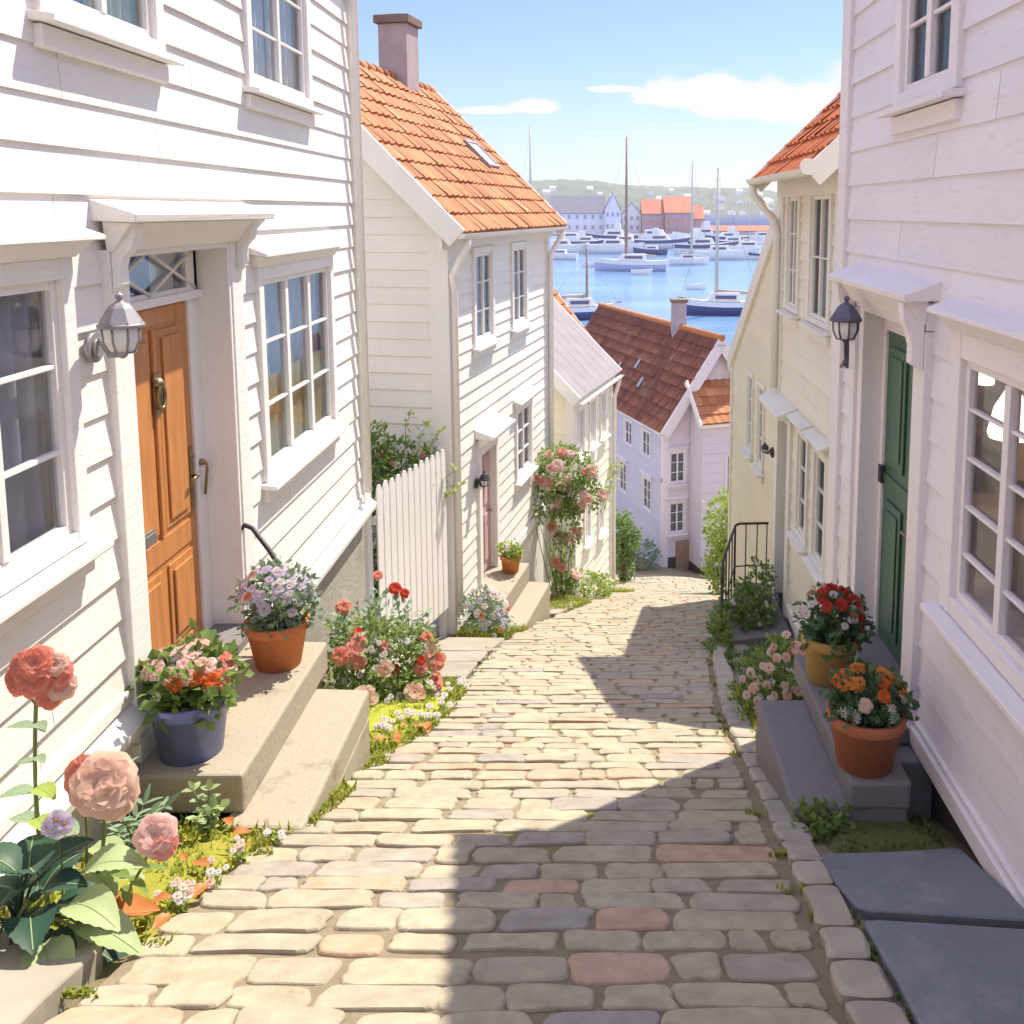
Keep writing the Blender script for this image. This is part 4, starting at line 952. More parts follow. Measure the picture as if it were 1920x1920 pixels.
# ============================================================ THIRD HOUSE (grey roof) and the roof behind it
def simple_house(name, label, O, ang, L, HW, eave, rise, base, wall, roofm, trim='trim', ov=.25, wins=(), siding_exp=.25, mode='plain', barge=True, far_back=True, tilef=None, cat='house', group=None, row=.34, pitch=.24):
    F = Fr(O, (math.sin(ang), math.cos(ang)))
    H = thing(name, label, cat, F(L / 2, G(*F(L / 2, 0, 0)[:2]), -HW), group)
    op = []
    for a in wins:
        w, o = window(H, F, **a); op.append(o)
    mb = MB(); siding(mb, F, 0, L, base, eave, op, exp=siding_exp, seed=int(L * 10))
    G1 = Fr(F(0, 0, 0), -F.n); G1.n = -F.u; G2 = Fr(F(L, 0, 0), -F.n); G2.n = F.u
    pf = lambda h: (0, 2 * HW) if h < eave else ((h - eave) / rise * HW, 2 * HW - (h - eave) / rise * HW)
    for g in (G1, G2): siding(mb, g, 0, 2 * HW, base, eave + rise, (), exp=siding_exp, prof=pf, seed=9)
    mb.face([F(0, base, -2 * HW), F(L, base, -2 * HW), F(L, eave, -2 * HW), F(0, eave, -2 * HW)])
    mb.build('wall', wall, H)
    S1 = (-F.n * HW + up * rise).normalized(); N1 = (F.n * rise + up * HW).normalized(); S2_ = (F.n * HW + up * rise).normalized(); N2 = (-F.n * rise + up * HW).normalized(); sl = math.hypot(HW, rise)
    mb = MB()
    for S_, N_, dd, flip in ((S1, N1, 0, 1), (S2_, N2, -2 * HW, -1)):
        st = Vector(F(-ov if flip > 0 else L + ov, eave, dd)) - S_ * ov + N_ * .06
        if tilef: tiles(mb, st, F.u * flip, S_, N_, L + 2 * ov, sl + ov, pitch=pitch, row=row, per=4)
        else:
            n = max(3, int((L + 2 * ov) / .5))
            for k in range(n):
                p = st + F.u * flip * ((L + 2 * ov) * k / n + .006); q = F.u * flip * ((L + 2 * ov) / n - .012); s = S_ * (sl + ov); t = N_ * .03
                mb.hexa([p - t, p + q - t, p + q + s - t, p + s - t, p + t, p + q + t, p + q + s + t, p + s + t])
    mb.tube([F(-ov, eave + rise + .07, -HW), F(L + ov, eave + rise + .07, -HW)], .10, 10); mb.build('roof', roofm, H, 0, not tilef)
    mb = MB()
    for S_, N_, dd in ((S1, N1, 0), (S2_, N2, -2 * HW)):
        for u in (-ov - .03, L + ov - .02):
            p = Vector(F(u, eave, dd)) - S_ * ov; q = p + S_ * (sl + ov); w = F.u * .05
            mb.hexa([p - N_ * .14, p - N_ * .14 + w, p + N_ * .10 + w, p + N_ * .10, q - N_ * .14, q - N_ * .14 + w, q + N_ * .10 + w, q + N_ * .10])
    mb.build('bargeboard', trim, H, 0, True)
    mb = MB()
    for uu in (-.02, L - .13): mb.box(F, uu, uu + .15, base, eave, -.03, .045)
    mb.box(G1, -.04, .15, base, eave, -.03, .043); mb.build('corner_board', trim, H, .004, True)
    mb = MB(); mb.box(F, -ov, L + ov, eave - .34, eave - .14, 0, .05); mb.box(F, -ov, L + ov, eave - .138, eave - .11, 0, ov * .7); mb.build('eave_board', trim, H, 0, True)
    return H, F, G1, (S1, N1, sl)
W3 = [dict(u0=.2, u1=.8, h0=-5.3, h1=-4.15, cols=2, rows=2, sill=True), dict(u0=1.15, u1=1.75, h0=-5.3, h1=-4.15, cols=2, rows=2), dict(u0=2.1, u1=2.7, h0=-5.3, h1=-4.15, cols=2, rows=2),
      dict(u0=.7, u1=1.3, h0=-7.4, h1=-6.35, cols=2, rows=2), dict(u0=1.9, u1=2.5, h0=-7.6, h1=-6.45, cols=2, rows=2)]
H3, F3, G3, _ = simple_house('clapboard_house', 'cream house with a grey roof lower down the lane, past the climbing rose', (-.50, 19.3), rad(15), 3.2, 2.3, -3.78, 2.25, -10.2, 'yellow', 'slate', wins=W3, ov=.22)
gutter(H3, F3(-.2, -3.98, .24), F3(3.4, -3.98, .24), .06)
pipe(H3, [F3(3.27, -4.05, .22), F3(3.24, -4.5, .09), F3(3.24, -9.3, .08)], .045)
H4, F4, G4, _ = simple_house('clapboard_house', 'house behind the grey roof, showing only a slip of its orange roof', (-1.32, 23.0), rad(13), 4.0, 2.2, -3.62, 2.8, -11.5, 'white', 'tile', tilef=True, ov=.3, siding_exp=.4)
# rose climbing between house two and three: trunk, crown, blossoms
p = F2(5.05, 0, .45); gz = z_ground(p[0], p[1])
bush('climbing_rose', 'big rose bush with peach pink blooms climbing beside the small steps', 'rose bush', (p[0], p[1], gz),
     [((0, 0, 2.50), (.62, .5, .46)), ((-.34, -.15, 2.0), (.52, .42, .40)), ((.30, 0, 2.05), (.46, .4, .42)), ((.05, 0, 1.45), (.28, .3, .5)), ((.0, 0, .75), (.24, .25, .55)), ((.05, 0, .25), (.3, .25, .3))], 4000, .085, .06, 'leaffresh',
     [('rose', 'p_rose', 10, .105, (-.2, 1.2)), ('rose', 'p_peach', 16, .115, (-.3, 1.2)), ('rose', 'p_pink', 30, .11, (-.4, 1.2)), ('five', 'p_white', 40, .04, (-.9, .9))], 31, stems=12)
q = F2(3.15, 0, 1.15)
bush('flower_bush', 'low bush of whitish flowers at the near end of the small steps', 'flower bush', (F2(.05, 0, .42)[0], F2(.05, 0, .42)[1], z_ground(*F2(.05, 0, .42)[:2])),
     [((0, 0, .30), (.32, .28, .34)), ((.18, -.1, .16), (.24, .24, .2))], 1100, .05, .035, 'leafblue', [('five', 'p_white', 34, .042, (-.1, 1.3)), ('five', 'p_lilac', 16, .04, (.0, 1.3)), ('rose', 'p_amber', 3, .05, (.0, .5))], 33, stems=6)
bush('flower_bush', 'low yellow green shrub with pale flowers below the climbing rose', 'shrub', (F2(5.3, 0, .75)[0] + .1, F2(5.3, 0, .75)[1], z_ground(*F2(5.3, 0, .75)[:2])),
     [((0, 0, .22), (.5, .5, .28)), ((.25, .2, .18), (.35, .4, .2))], 1600, .06, .045, 'leafbright', [('five', 'p_white', 20, .04, (.2, 1.3))], 34, stems=5)
potted('flower_pot', 'small terracotta pot with a leafy green plant on the small steps', Vector(F2(1.9, -5.60, .30)), .16, .12, .26, 'terracotta', 'leafbright', [('five', 'p_white', 6, .03, (.4, 1.3))], .17, .20, 420, .06, .045, 41)
o = local('creeper', 'thin green creeper sprig on the corner downpipe of the cream house', 'plant', (F3(3.1, 0, .12)[0], F3(3.1, 0, .12)[1], E - 6.6)); r = random.Random(3); mb = MB(); ml = MB()
pts = [Vector((F3.u.x * t * -1.1 + .03, F3.u.y * t * -1.1, -t * .75 + .4)) for t in [i / 8 for i in range(9)]]
pts = [Vector((.10, .15, .30))] + pts
mb.tube(pts, .012, 6)
for p in pts:
    for _ in range(10 if p.z > 0 else 5): leaf_small(ml, p + rdir(r) * .10, rdir(r), Vector((0, 0, 1)), .10, .07)
mb.build('stem', 'stem', o); ml.build('foliage', 'leafbright', o)

# ============================================================ FAR HOUSE (brown roof), annex
aB = rad(-20); LB = 10.4; HB_W = 1.8
FBl = Fr((2.05, 28.0), (math.sin(aB), math.cos(aB))); FBl.n = -FBl.n       # left long face
HB = thing('clapboard_house', 'pale violet house with a big brown tiled roof at the foot of the lane', 'house', (2.5, 31, z_ground(2.5, 31)))
FBr = Fr((2.05, 28.0), (math.cos(aB), -math.sin(aB)))                       # gable face to the lane
eB = -6.55; rB = 2.60
op = []
for u in (1.0, 2.5, 3.9, 5.6): w, o = window(HB, FBl, u, u + .75, -7.85, -6.95, 2, 2, room='farroom', trim='violettrim', hood=0, sill=False, cw=.06, post=.04, curt='curtain'); op.append(o)
for u in (.9, 3.0): w, o = window(HB, FBl, u, u + .75, -9.6, -8.5, 2, 3, room='farroom', trim='violettrim', hood=.1, sill=False, cw=.06, post=.04, curt='curtain'); op.append(o)
mb = MB(); siding(mb, FBl, 0, LB, -12.4, eB, op, exp=.3, lip=.02, seed=4)
mb.box(FBl, 0, LB, -8.35, -8.2, 0, .04); mb.build('wall', 'violetshade', HB)
opr = []
w, o = window(HB, FBr, .14, .76, -8.4, -7.35, 2, 3, room='farroom', trim='violettrim', hood=.1, sill=True, cw=.06, post=.05, curt='curtain'); opr.append(o)
w, o = window(HB, FBr, .14, .76, -10.0, -8.95, 2, 3, room='farroom', trim='violettrim', hood=.1, sill=True, cw=.06, post=.05, curt='curtain'); opr.append(o)
mb = MB(); pf = lambda h: (0, 2 * HB_W) if h < eB else ((h - eB) / rB * HB_W, 2 * HB_W - (h - eB) / rB * HB_W)
siding(mb, FBr, 0, 2 * HB_W, -10.75, eB + rB, opr, exp=.3, lip=.018, prof=pf, seed=8); mb.build('wall', 'violet', HB)
mb = MB(); mb.box(FBr, 0.0, 3.6, -13, -10.76, -.4, -.01); mb.build('foundation', 'darkfound', HB, 0, True)
mb = MB(); mb.box(FBr, .42, .86, -11.6, -10.25, .0, .06); mb.build('door', 'brown_wood', HB, 0, True)
mb = MB(); S1 = (FBr.u * HB_W + up * rB).normalized(); N1 = (-FBr.u * rB + up * HB_W).normalized(); S2_ = (-FBr.u * HB_W + up * rB).normalized(); N2 = (FBr.u * rB + up * HB_W).normalized(); slB = math.hypot(HB_W, rB)
ax = -FBr.n    # into the house, along the ridge
st = Vector(FBr(0, eB, .25)) - S1 * .25 + N1 * .05; tiles(mb, st, ax, S1, N1, LB + .4, slB + .25, pitch=.26, row=.36, per=4)
st = Vector(FBr(2 * HB_W, eB, .25)) - S2_ * .25 + N2 * .05; tiles(mb, st, ax, S2_, N2, LB + .4, slB + .25, pitch=.26, row=.36, per=4)
mb.build('roof', 'tilebrown', HB)
mb = MB(); mb.tube([FBr(HB_W, eB + rB + .07, .27), FBr(HB_W, eB + rB + .07, -LB - .2)], .11, 8); mb.build('ridge', 'tile', HB)
mb = MB()
for S_, N_, u in ((S1, N1, 0), (S2_, N2, 2 * HB_W)):
    p = Vector(FBr(u, eB, .26)) - S_ * .25; q = p + S_ * (slB + .25); w = FBr.n * -.06
    mb.hexa([p - N_ * .22, p - N_ * .22 + w, p + N_ * .10 + w, p + N_ * .10, q - N_ * .22, q - N_ * .22 + w, q + N_ * .10 + w, q + N_ * .10])
mb.box(FBl, -.1, LB, eB - .28, eB - .12, 0, .14); mb.box(FBl, -.03, .14, -12.2, eB, -.03, .04); mb.box(FBr, -.03, .14, -12.2, eB, -.03, .04); mb.build('bargeboard', 'violettrim', HB, 0, True)
ch = MB(); c = Vector(FBr(HB_W, 0, -2.9)); ch.wbox(c.x - .24, c.x + .24, c.y - .24, c.y + .24, E + eB + rB - .8, E - 3.05); c_ = ch.build('chimney', 'chimgrey', HB, .01, True)
ch = MB(); ch.wbox(c.x - .29, c.x + .29, c.y - .29, c.y + .29, E - 3.047, E - 2.95); ch.build('chimney_cap', 'cap', c_, .01, True)
for s0, a0 in ((1.2, 5.2), (1.55, 3.9), (1.0, 2.9)):
    k = MB(); b_ = Vector(FBr(0, eB, 0)) - S1 * .25 + N1 * .10 + ax * a0 + S1 * s0
    k.hexa([b_ + ax * x + S1 * y + N1 * z for z in (0, .03) for x, y in ((0, 0), (.14, 0), (.14, .36), (0, .36))]); k.build('skylight', 'skyblue', HB, 0, True)
AN = thing('annex', 'low annex under an orange lean-to roof on the pale violet house', 'annex', (4.2, 28.4, z_ground(4.2, 28.4)))
opa = []
FA_ = Fr(FBr(0, 0, .85), FBr.u); w, o = window(AN, FA_, 1.65, 2.25, -8.7, -7.35, 2, 4, room='farroom', trim='violettrim', hood=0, sill=True, cw=.06, post=.04, curt='curtain'); opa.append(o)
mb = MB(); siding(mb, FA_, .86, 5.0, -10.9, -6.2, opa, exp=.3, lip=.018, seed=12)
mb.face([FBr(.86, -10.9, 0.02), FBr(.86, -10.9, .85), FBr(.86, -6.2, .85), FBr(.86, -5.25, 0.02)]); mb.build('wall', 'violet', AN)
mb = MB(); mb.box(FA_, .87, 5.0, -13, -10.903, -.8, -.01); mb.build('foundation', 'darkfound', AN, 0, True)
mb = MB(); sa = (-FBr.n * 1.0 + up * 1.1).normalized(); na = (FBr.n * 1.1 + up * 1.0).normalized(); tiles(mb, Vector(FBr(.74, -6.34, 1.03)), FBr.u, sa, na, 4.5, 1.56, pitch=.25, row=.34, per=4); mb.build('roof', 'tile', AN)
mb = MB(); p = Vector(FBr(.70, -6.40, 1.04)); q = p + sa * 1.58; w = FBr.u * .05; mb.hexa([p - na * .08, p - na * .08 + w, p + na * .10 + w, p + na * .10, q - na * .08, q - na * .08 + w, q + na * .10 + w, q + na * .10]); mb.box(FA_, .76, 5.2, -6.48, -6.38, .0, .14); mb.build('bargeboard', 'trim', AN, 0, True)
# greenery round the far corner
def tree(name, label, p, h, blobs, n, ll, lw, leafm, seed, cat='tree', group=None):
    r = random.Random(seed); o = local(name, label, cat, p, group)
    mb = MB(); mb.tube([(0, 0, -.1), (.03, .02, h * .35), (-.02, .03, h * .62)], [.085, .06, .035], 8)
    for k in range(7):
        b = r.choice(blobs); t = Vector(b[0]) + rdir(r) * min(b[1]) * .5; a = Vector((0, .02, h * r.uniform(.3, .6))); mb.tube([a, a.lerp(t, .5) + rdir(r) * .05, t], [.03, .018, .008], 6)
    mb.build('trunk', 'bark', o); mb = MB(); foliage(mb, blobs, n, ll, lw, 0, r); mb.build('crown', leafm, o); return o
tree('tree', 'small leafy tree behind the lower corner of the cream house', (.70, 24.4, z_ground(.70, 24.4)), 1.7, [((-.05, 0, 1.5), (.36, .35, .38)), ((.12, .1, 1.15), (.32, .3, .35)), ((-.1, .1, .7), (.28, .3, .4)), ((.05, 0, .35), (.22, .25, .3))], 1500, .11, .08, 'leaf', 51)
tree('tree', 'bright yellow green small tree behind the iron railing', (3.0, 20.5, z_ground(3.0, 20.5)), 2.2, [((-.1, 0, 1.7), (.45, .5, .7)), ((.2, .2, 1.1), (.5, .5, .6)), ((-.2, -.2, .7), (.4, .4, .5)), ((-.05, -.4, .3), (.35, .3, .35))], 2600, .11, .085, 'leafbright', 52)
bush('shrub', 'low green hedge along the foot of the pale violet house', 'shrub', (1.35, 27.3, z_ground(1.35, 27.3)), [((0, 0, .4), (.55, .3, .5)), ((-.5, .5, .3), (.4, .3, .4))], 1100, .10, .07, 'leafblue', (), 53, stems=4)

# ============================================================ RIGHT HOUSE (lilac white, green door)
FR = Fr((1.85, 0), (0, 1)).flip()
R1 = thing('clapboard_house', 'lilac white clapboard house with the dark green door, in shade', 'house', (1.85, 5, z_ground(1.85, 5)))
op = []
w, o = window(R1, FR, 4.82, 5.84, .62, 1.95, 2, 3, trim='lilactrim', curt=None, post=.075, cw=.11); op.append(o)
w, o = window(R1, FR, 2.5, 4.72, -2.06, -.60, 4, 5, trim='lilactrim', hood=.15, curt=None, room='roomwarm', post=.06, cw=.13, curtain_cover=.13, depth=1.3, bar=.018, glass='glass_clear', ext=2.1); op.append(o); WR = w
w, o = window(R1, FR, .2, 1.8, -2.06, -.60, 3, 5, trim='lilactrim', hood=.20); op.append(o)
w, o = window(R1, FR, .8, 1.9, .62, 1.95, 2, 3, trim='lilactrim'); op.append(o)
op.append((5.22, 6.46, -3.02, -.66))
mb = MB(); siding(mb, FR, -4, 6.9, -2.94, 2.05, op, exp=.24, seed=13)
mb.face([FR(7.07, -5, -.01), FR(7.07, 2.1, -.01), FR(7.07, 4.2, -3), FR(7.07, 2.1, -6), FR(7.07, -5, -6)]); mb.face([FR(-4, -5, -.01), FR(-4, 2.1, -.01), FR(-4, 4.2, -3), FR(-4, 2.1, -6), FR(-4, -5, -6)]); mb.face([FR(-4, -5, -6), FR(-4, 2.1, -6), FR(7.07, 2.1, -6), FR(7.07, -5, -6)])
mb.build('wall', 'lilac', R1)
mb = MB(); mb.box(FR, 6.88, 7.09, -3.0, 2.06, -.05, .045); mb.box(FR, 7.04, 7.11, -3.0, 2.06, -.25, .02); mb.build('corner_board', 'lilactrim', R1, .006, True)
mb = MB()
for u0, u1 in ((-4, 5.08), (6.57, 7.1)):
    mb.hexa([FR(u0, -3.06, -.03), FR(u1, -3.06, -.03), FR(u1, -3.06, .045), FR(u0, -3.06, .045), FR(u0, -2.93, -.03), FR(u1, -2.93, -.03), FR(u1, -2.945, .05), FR(u0, -2.945, .05)])
    mb.box(FR, u0, u1, -2.928, -2.90, 0, .032)
mb.build('skirting_board', 'lilactrim', R1, .006, True)
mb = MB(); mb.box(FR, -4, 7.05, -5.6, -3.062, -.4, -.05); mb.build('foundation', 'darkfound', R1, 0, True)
mb = MB(); mb.box(FR, -4.2, 7.25, 2.06, 2.22, -.05, .06); mb.box(FR, -4.2, 7.25, 2.222, 2.25, -.05, .24); mb.build('eave_board', 'lilactrim', R1, 0, True)
mb = MB(); tiles(mb, FR(-4.3, 2.25, .30), Vector((0, 1, 0)), Vector((.82, 0, .57)), Vector((-.57, 0, .82)), 11.6, 3.9, per=4); mb.face([FR(-4.3, 2.23, .28), FR(7.3, 2.23, .28), FR(7.3, 4.4, -2.95), FR(-4.3, 4.4, -2.95)]); mb.face([FR(-4.3, 2.0, -6.3), FR(7.3, 2.0, -6.3), FR(7.3, 4.4, -2.95), FR(-4.3, 4.4, -2.95)]); mb.build('roof', 'tile2', R1)
# green door in a shallow reveal
DG = -.13; mb = MB(); mb.box(FR, 5.34, 6.28, -2.96, -.80, DG - .05, DG)
for a, b, c, d in ((5.44, 5.76, -1.7, -.90), (5.86, 6.18, -1.7, -.90), (5.44, 5.76, -2.85, -1.95), (5.86, 6.18, -2.85, -1.95)): mb.box(FR, a, b, c, d, DG + .001, DG + .016); mb.box(FR, a + .05, b - .05, c + .06, d - .06, DG + .0165, DG + .026)
mb.box(FR, 5.37, 6.25, -1.86, -1.78, DG + .001, DG + .012)
dg = mb.build('door', 'door_green', R1, .005, True, label='dark green panel door')
mb = MB(); mb.box(FR, 5.20, 5.34, -2.98, -.68, DG - .06, DG + .02); mb.box(FR, 6.28, 6.34, -2.98, -.68, DG - .06, DG + .02); mb.box(FR, 6.341, 6.44, -2.98, -.655, DG - .06, .03); mb.box(FR, 5.34, 6.28, -.80, -.68, DG - .06, DG + .02); mb.box(FR, 5.2, 6.34, -.679, -.655, DG - .06, .03)
mb.box(FR, 5.06, 5.24, -3.05, -.66, -.02, .055); mb.box(FR, 6.44, 6.56, -3.05, -.66, -.02, .055); mb.box(FR, 5.06, 6.56, -.655, -.50, -.02, .05); mb.build('door_frame', 'lilactrim', dg, .006, True)
mb = MB(); mb.hexa([FR(4.98, -.48, 0), FR(6.66, -.48, 0), FR(6.66, -.49, .20), FR(4.98, -.49, .20), FR(4.98, -.37, 0), FR(6.66, -.37, 0), FR(6.66, -.45, .21), FR(4.98, -.45, .21)])
mb.hexa([FR(5.06, -.62, .05), FR(6.56, -.62, .05), FR(6.56, -.62, .08), FR(5.06, -.62, .08), FR(5.04, -.483, .05), FR(6.6, -.483, .05), FR(6.6, -.493, .16), FR(5.04, -.493, .16)])
for u in (5.07, 6.46):
    pr = [(0, -.88), (.07, -.84), (.07, -.74), (.09, -.66), (.12, -.60), (.13, -.495), (0, -.495)]; mb.prism([FR(u, h, .055 + d) for d, h in pr], [FR(u + .085, h, .055 + d) for d, h in pr])
mb.build('canopy', 'lilactrim', R1, .006, True)
mb = MB(); mb.box(FR, 5.47, 5.53, -2.08, -1.80, DG + .017, DG + .03) ; mb.tube([FR(5.50, -1.98, DG + .02), FR(5.50, -1.98, DG + .08), FR(5.62, -1.99, DG + .085)], .012, 8); mb.lathe([(.02, -.02), (.03, 0), (.02, .02)], FR(5.50, -1.86, DG + .035), 10); mb.build('handle', 'brass', dg)
mb = MB(); mb.box(FR, 6.24, 6.30, -1.86, -1.74, DG + .002, DG + .035); mb.build('hinge', 'iron', dg, .003, True)
mb = MB(); mb.box(FR, 5.06, 6.56, -3.06, -2.965, DG - .05, .20); mb.build('threshold', 'greystone', dg, .006, True)
# the lit room behind the big window
mb = MB(); c = FR(5.02, -1.16, -.42); mb.lathe([(.04, .18), (.09, .09), (.12, -.05), (.11, -.08)], c, 20); mb.tube([(c[0], c[1], c[2] + .2), (c[0], c[1], c[2] + .36)], .006, 6); mb.build('lamp_shade', 'lampshade', WR)
mb = MB(); c = FR(6.2, -1.12, -.76); mb.lathe([(.015, .12), (.04, .07), (.065, -.02), (.06, -.04)], c, 20); mb.tube([(c[0], c[1], c[2] + .15), (c[0], c[1], c[2] + .25)], .005, 6); mb.build('lamp_shade', 'lampshade', WR)
mb = MB(); mb.box(FR, 4.75, 5.6, -2.1, -1.72, -.95, -.35); mb.box(FR, 5.9, 6.5, -2.1, -1.5, -1.2, -.75); mb.build('furniture', 'brown_wood', WR, .03, True)
mb = MB(); wavy(mb, FR, 4.9, 5.6, -1.62, -.75, -.72, .03, 6); mb.build('curtain', 'curtainwarm', WR)
lantern('wall_lantern', 'violet black lantern on a curved arm beside the green door', (1.80, 6.62, -.98), (-1, 0, 0), (1.62, 6.04, -.70), .19, 'darkmetal', 'arm')
# grey steps before the green door
SR = thing('stone_steps', 'dark grey stone steps before the green door, in shade', 'steps', (1.4, 5, z_ground(1.4, 5)))
slab_box('lower_step', SR, 1.04, 1.66, 4.62, 5.75, -3.6, -3.16, 'greystone', .02)
slab_box('upper_step', SR, 1.34, 1.665, 4.60, 6.05, -3.157, -3.0, 'greystone', .018)
mb = MB(); mb.wbox(1.667, 1.89, 4.9, 6.05, E - 3.6, E - 3.07); mb.build('footing', 'greystone', SR, .01, True)

# ============================================================ SECOND HOUSE ON THE RIGHT (cream) with its lean-to wing
FC = Fr((2.5, 0), (0, 1)).flip()
R2 = thing('clapboard_house', 'cream clapboard house with a rust red tiled roof past the green door', 'house', (2.5, 11, z_ground(2.5, 11)))
op = []
for a in (dict(u0=9.9, u1=10.95, h0=-1.28, h1=.26, cols=2, rows=2), dict(u0=11.45, u1=12.25, h0=-1.28, h1=.26, cols=2, rows=3),
          dict(u0=9.75, u1=10.42, h0=-3.98, h1=-2.62, cols=1, rows=3, hood=.16), dict(u0=10.66, u1=11.3, h0=-3.98, h1=-2.62, cols=1, rows=3, hood=.16)):
    w, o = window(R2, FC, trim='creamtrim', cw=.09, **a); op.append(o)
op.append((11.72, 12.52, -5.3, -2.62))
Y0, Y1 = 9.6, 12.62
mb = MB(); siding(mb, FC, Y0, Y1 - .1, -5.2, .60, op, exp=.23, seed=15)
g1 = Fr((2.5, Y0), (1, 0)); g1.n = Vector((0, -1, 0)); g2 = Fr((2.5, Y1), (1, 0)); g2.n = Vector((0, 1, 0))
pf = lambda h: (0, 5) if h < .62 else ((h - .62), 5 - (h - .62))
for g in (g1, g2): siding(mb, g, 0, 5, -6.5, 3.1, (), exp=.23, prof=pf, seed=16)
mb.face([(7.5, Y0, 6), (7.5, Y1, 6), (7.5, Y1, E + .6), (7.5, Y0, E + .6)]); mb.build('wall', 'cream', R2)
mb = MB(); mb.box(FC, Y0 - .02, Y0 + .15, -5.2, .6, -.03, .04); mb.box(FC, Y1 - .15, Y1 + .03, -5.4, .6, -.03, .045); mb.build('corner_board', 'creamtrim', R2, .005, True)
mb = MB(); mb.box(FC, Y0, 11.6, -6.8, -5.19, -.3, -.01); mb.box(FC, Y0 - .01, 11.62, -5.21, -5.08, -.01, .05); mb.build('foundation', 'whiteplaster', R2, .004, True)
mb = MB(); Sc = Vector((.72, 0, .70)).normalized(); Nc = Vector((-.70, 0, .72)).normalized(); st = Vector((2.5, Y0 - .15, E + .66)) - Sc * .48 + Nc * .08
tiles(mb, st, Vector((0, 1, 0)), Sc, Nc, Y1 - Y0 + .38, 3.9, pitch=.23, row=.33); Sd = Vector((-.72, 0, .70)).normalized(); Nd = Vector((.70, 0, .72)).normalized()
tiles(mb, Vector((7.5, Y1 + .2, E + .66)) - Sd * .3 + Nd * .08, Vector((0, -1, 0)), Sd, Nd, Y1 - Y0 + .38, 3.75, per=4); mb.build('roof', 'tile2', R2)
mb = MB()
for yy in (Y0 - .18, Y1 + .18):
    p = Vector((2.5, yy, E + .66)) - Sc * .48; q = p + Sc * 3.9; w = Vector((0, .05, 0)); mb.hexa([p - Nc * .10, p - Nc * .10 + w, p + Nc * .13 + w, p + Nc * .13, q - Nc * .10, q - Nc * .10 + w, q + Nc * .13 + w, q + Nc * .13])
    p = Vector((7.5, yy, E + .66)) - Sd * .3; q = p + Sd * 3.6; mb.hexa([p - Nd * .10, p - Nd * .10 + w, p + Nd * .13 + w, p + Nd * .13, q - Nd * .10, q - Nd * .10 + w, q + Nd * .13 + w, q + Nd * .13])
mb.build('bargeboard', 'creamtrim', R2, 0, True)
mb = MB(); mb.box(FC, Y0 - .15, Y1 + .18, .18, .42, 0, .06)
mb.hexa([FC(Y0 - .15, .422, 0), FC(Y1 + .18, .422, 0), FC(Y1 + .18, .422, .10), FC(Y0 - .15, .422, .10), FC(Y0 - .15, .60, 0), FC(Y1 + .18, .60, 0), FC(Y1 + .18, .52, .30), FC(Y0 - .15, .52, .30)]); mb.build('eave_board', 'creamtrim', R2, 0, True)
gutter(R2, (2.5 - .40, Y0 - .18, E + .42), (2.5 - .40, Y1 + .26, E + .42), .075, 'creamtrim')
mb = MB(); mb.tube([(2.10, Y0 - .20, E + .435), (2.10, Y0 - .165, E + .435)], .085, 16); mb.build('gutter_end', 'creamtrim', R2)
pipe(R2, [FC(Y1 + .12, .35, .40), FC(Y1 + .12, .22, .39), FC(Y1 + .06, -.12, .12), FC(Y1 - .05, -.3, .09), FC(Y1 - .05, -2.4, .09)], .055, 'creamtrim')
mb = MB(); mb.box(FC, 11.80, 12.44, -5.28, -2.75, -.16, -.11)
for a, b in ((-4.0, -3.0), (-5.1, -4.2)): mb.box(FC, 11.88, 12.36, a, b, -.109, -.095)
dc = mb.build('door', 'door_violet', R2, .004, True)
mb = MB(); mb.box(FC, 11.62, 11.80, -5.28, -2.64, -.18, .05); mb.box(FC, 12.44, 12.58, -5.28, -2.64, -.18, .05); mb.box(FC, 11.80, 12.44, -2.75, -2.64, -.18, .045); mb.build('door_frame', 'creamtrim', dc, .005, True)
mb = MB(); mb.hexa([FC(11.4, -2.60, 0), FC(12.75, -2.60, 0), FC(12.75, -2.61, .26), FC(11.4, -2.61, .26), FC(11.4, -2.44, 0), FC(12.75, -2.44, 0), FC(12.75, -2.55, .27), FC(11.4, -2.55, .27)]); mb.build('canopy', 'creamtrim', R2, .005, True)
lantern('wall_lantern', 'tiny dark lamp beside the grey violet door of the cream house', (2.46, 12.72, -3.35), (-1, 0, 0), (2.34, 12.72, -3.28), .10, 'iron', 'side')
# lean-to wing whose roof falls away down the lane
WG = thing('annex', 'cream lean-to wing with a steep sloping top edge beyond the cream house', 'annex', (3, 15, z_ground(2.6, 15)))
FWg = Fr((2.53, 0), (0, 1)).flip(); yA, hA, yB, hB = 12.66, .22, 17.2, -2.62
op = []
for u0, u1 in ((13.75, 14.35), (14.75, 15.35)): w, o = window(WG, FWg, u0, u1, -3.95, -2.62, 1, 3, trim='creamtrim', cw=.07, curt='curtain', hood=0); op.append(o)
mb = MB(); pf = lambda h: (yA, yB) if h < hB else (yA, yA + (hA - h) / (hA - hB) * (yB - yA))
siding(mb, FWg, yA, yB, -8.5, hA, op, exp=.27, prof=pf, seed=18); mb.face([(2.53, yB, 4), (6, yB, 4), (6, yB, E + hB), (2.53, yB, E + hB)]); mb.build('wall', 'creamolive', WG)
d = Vector((0, yB - yA, hB - hA)).normalized(); nn = Vector((0, -d.z, d.y)); p = Vector((2.53, yA, E + hA)); q = Vector((2.53, yB, E + hB)) + d * .4; x_ = Vector((1, 0, 0))
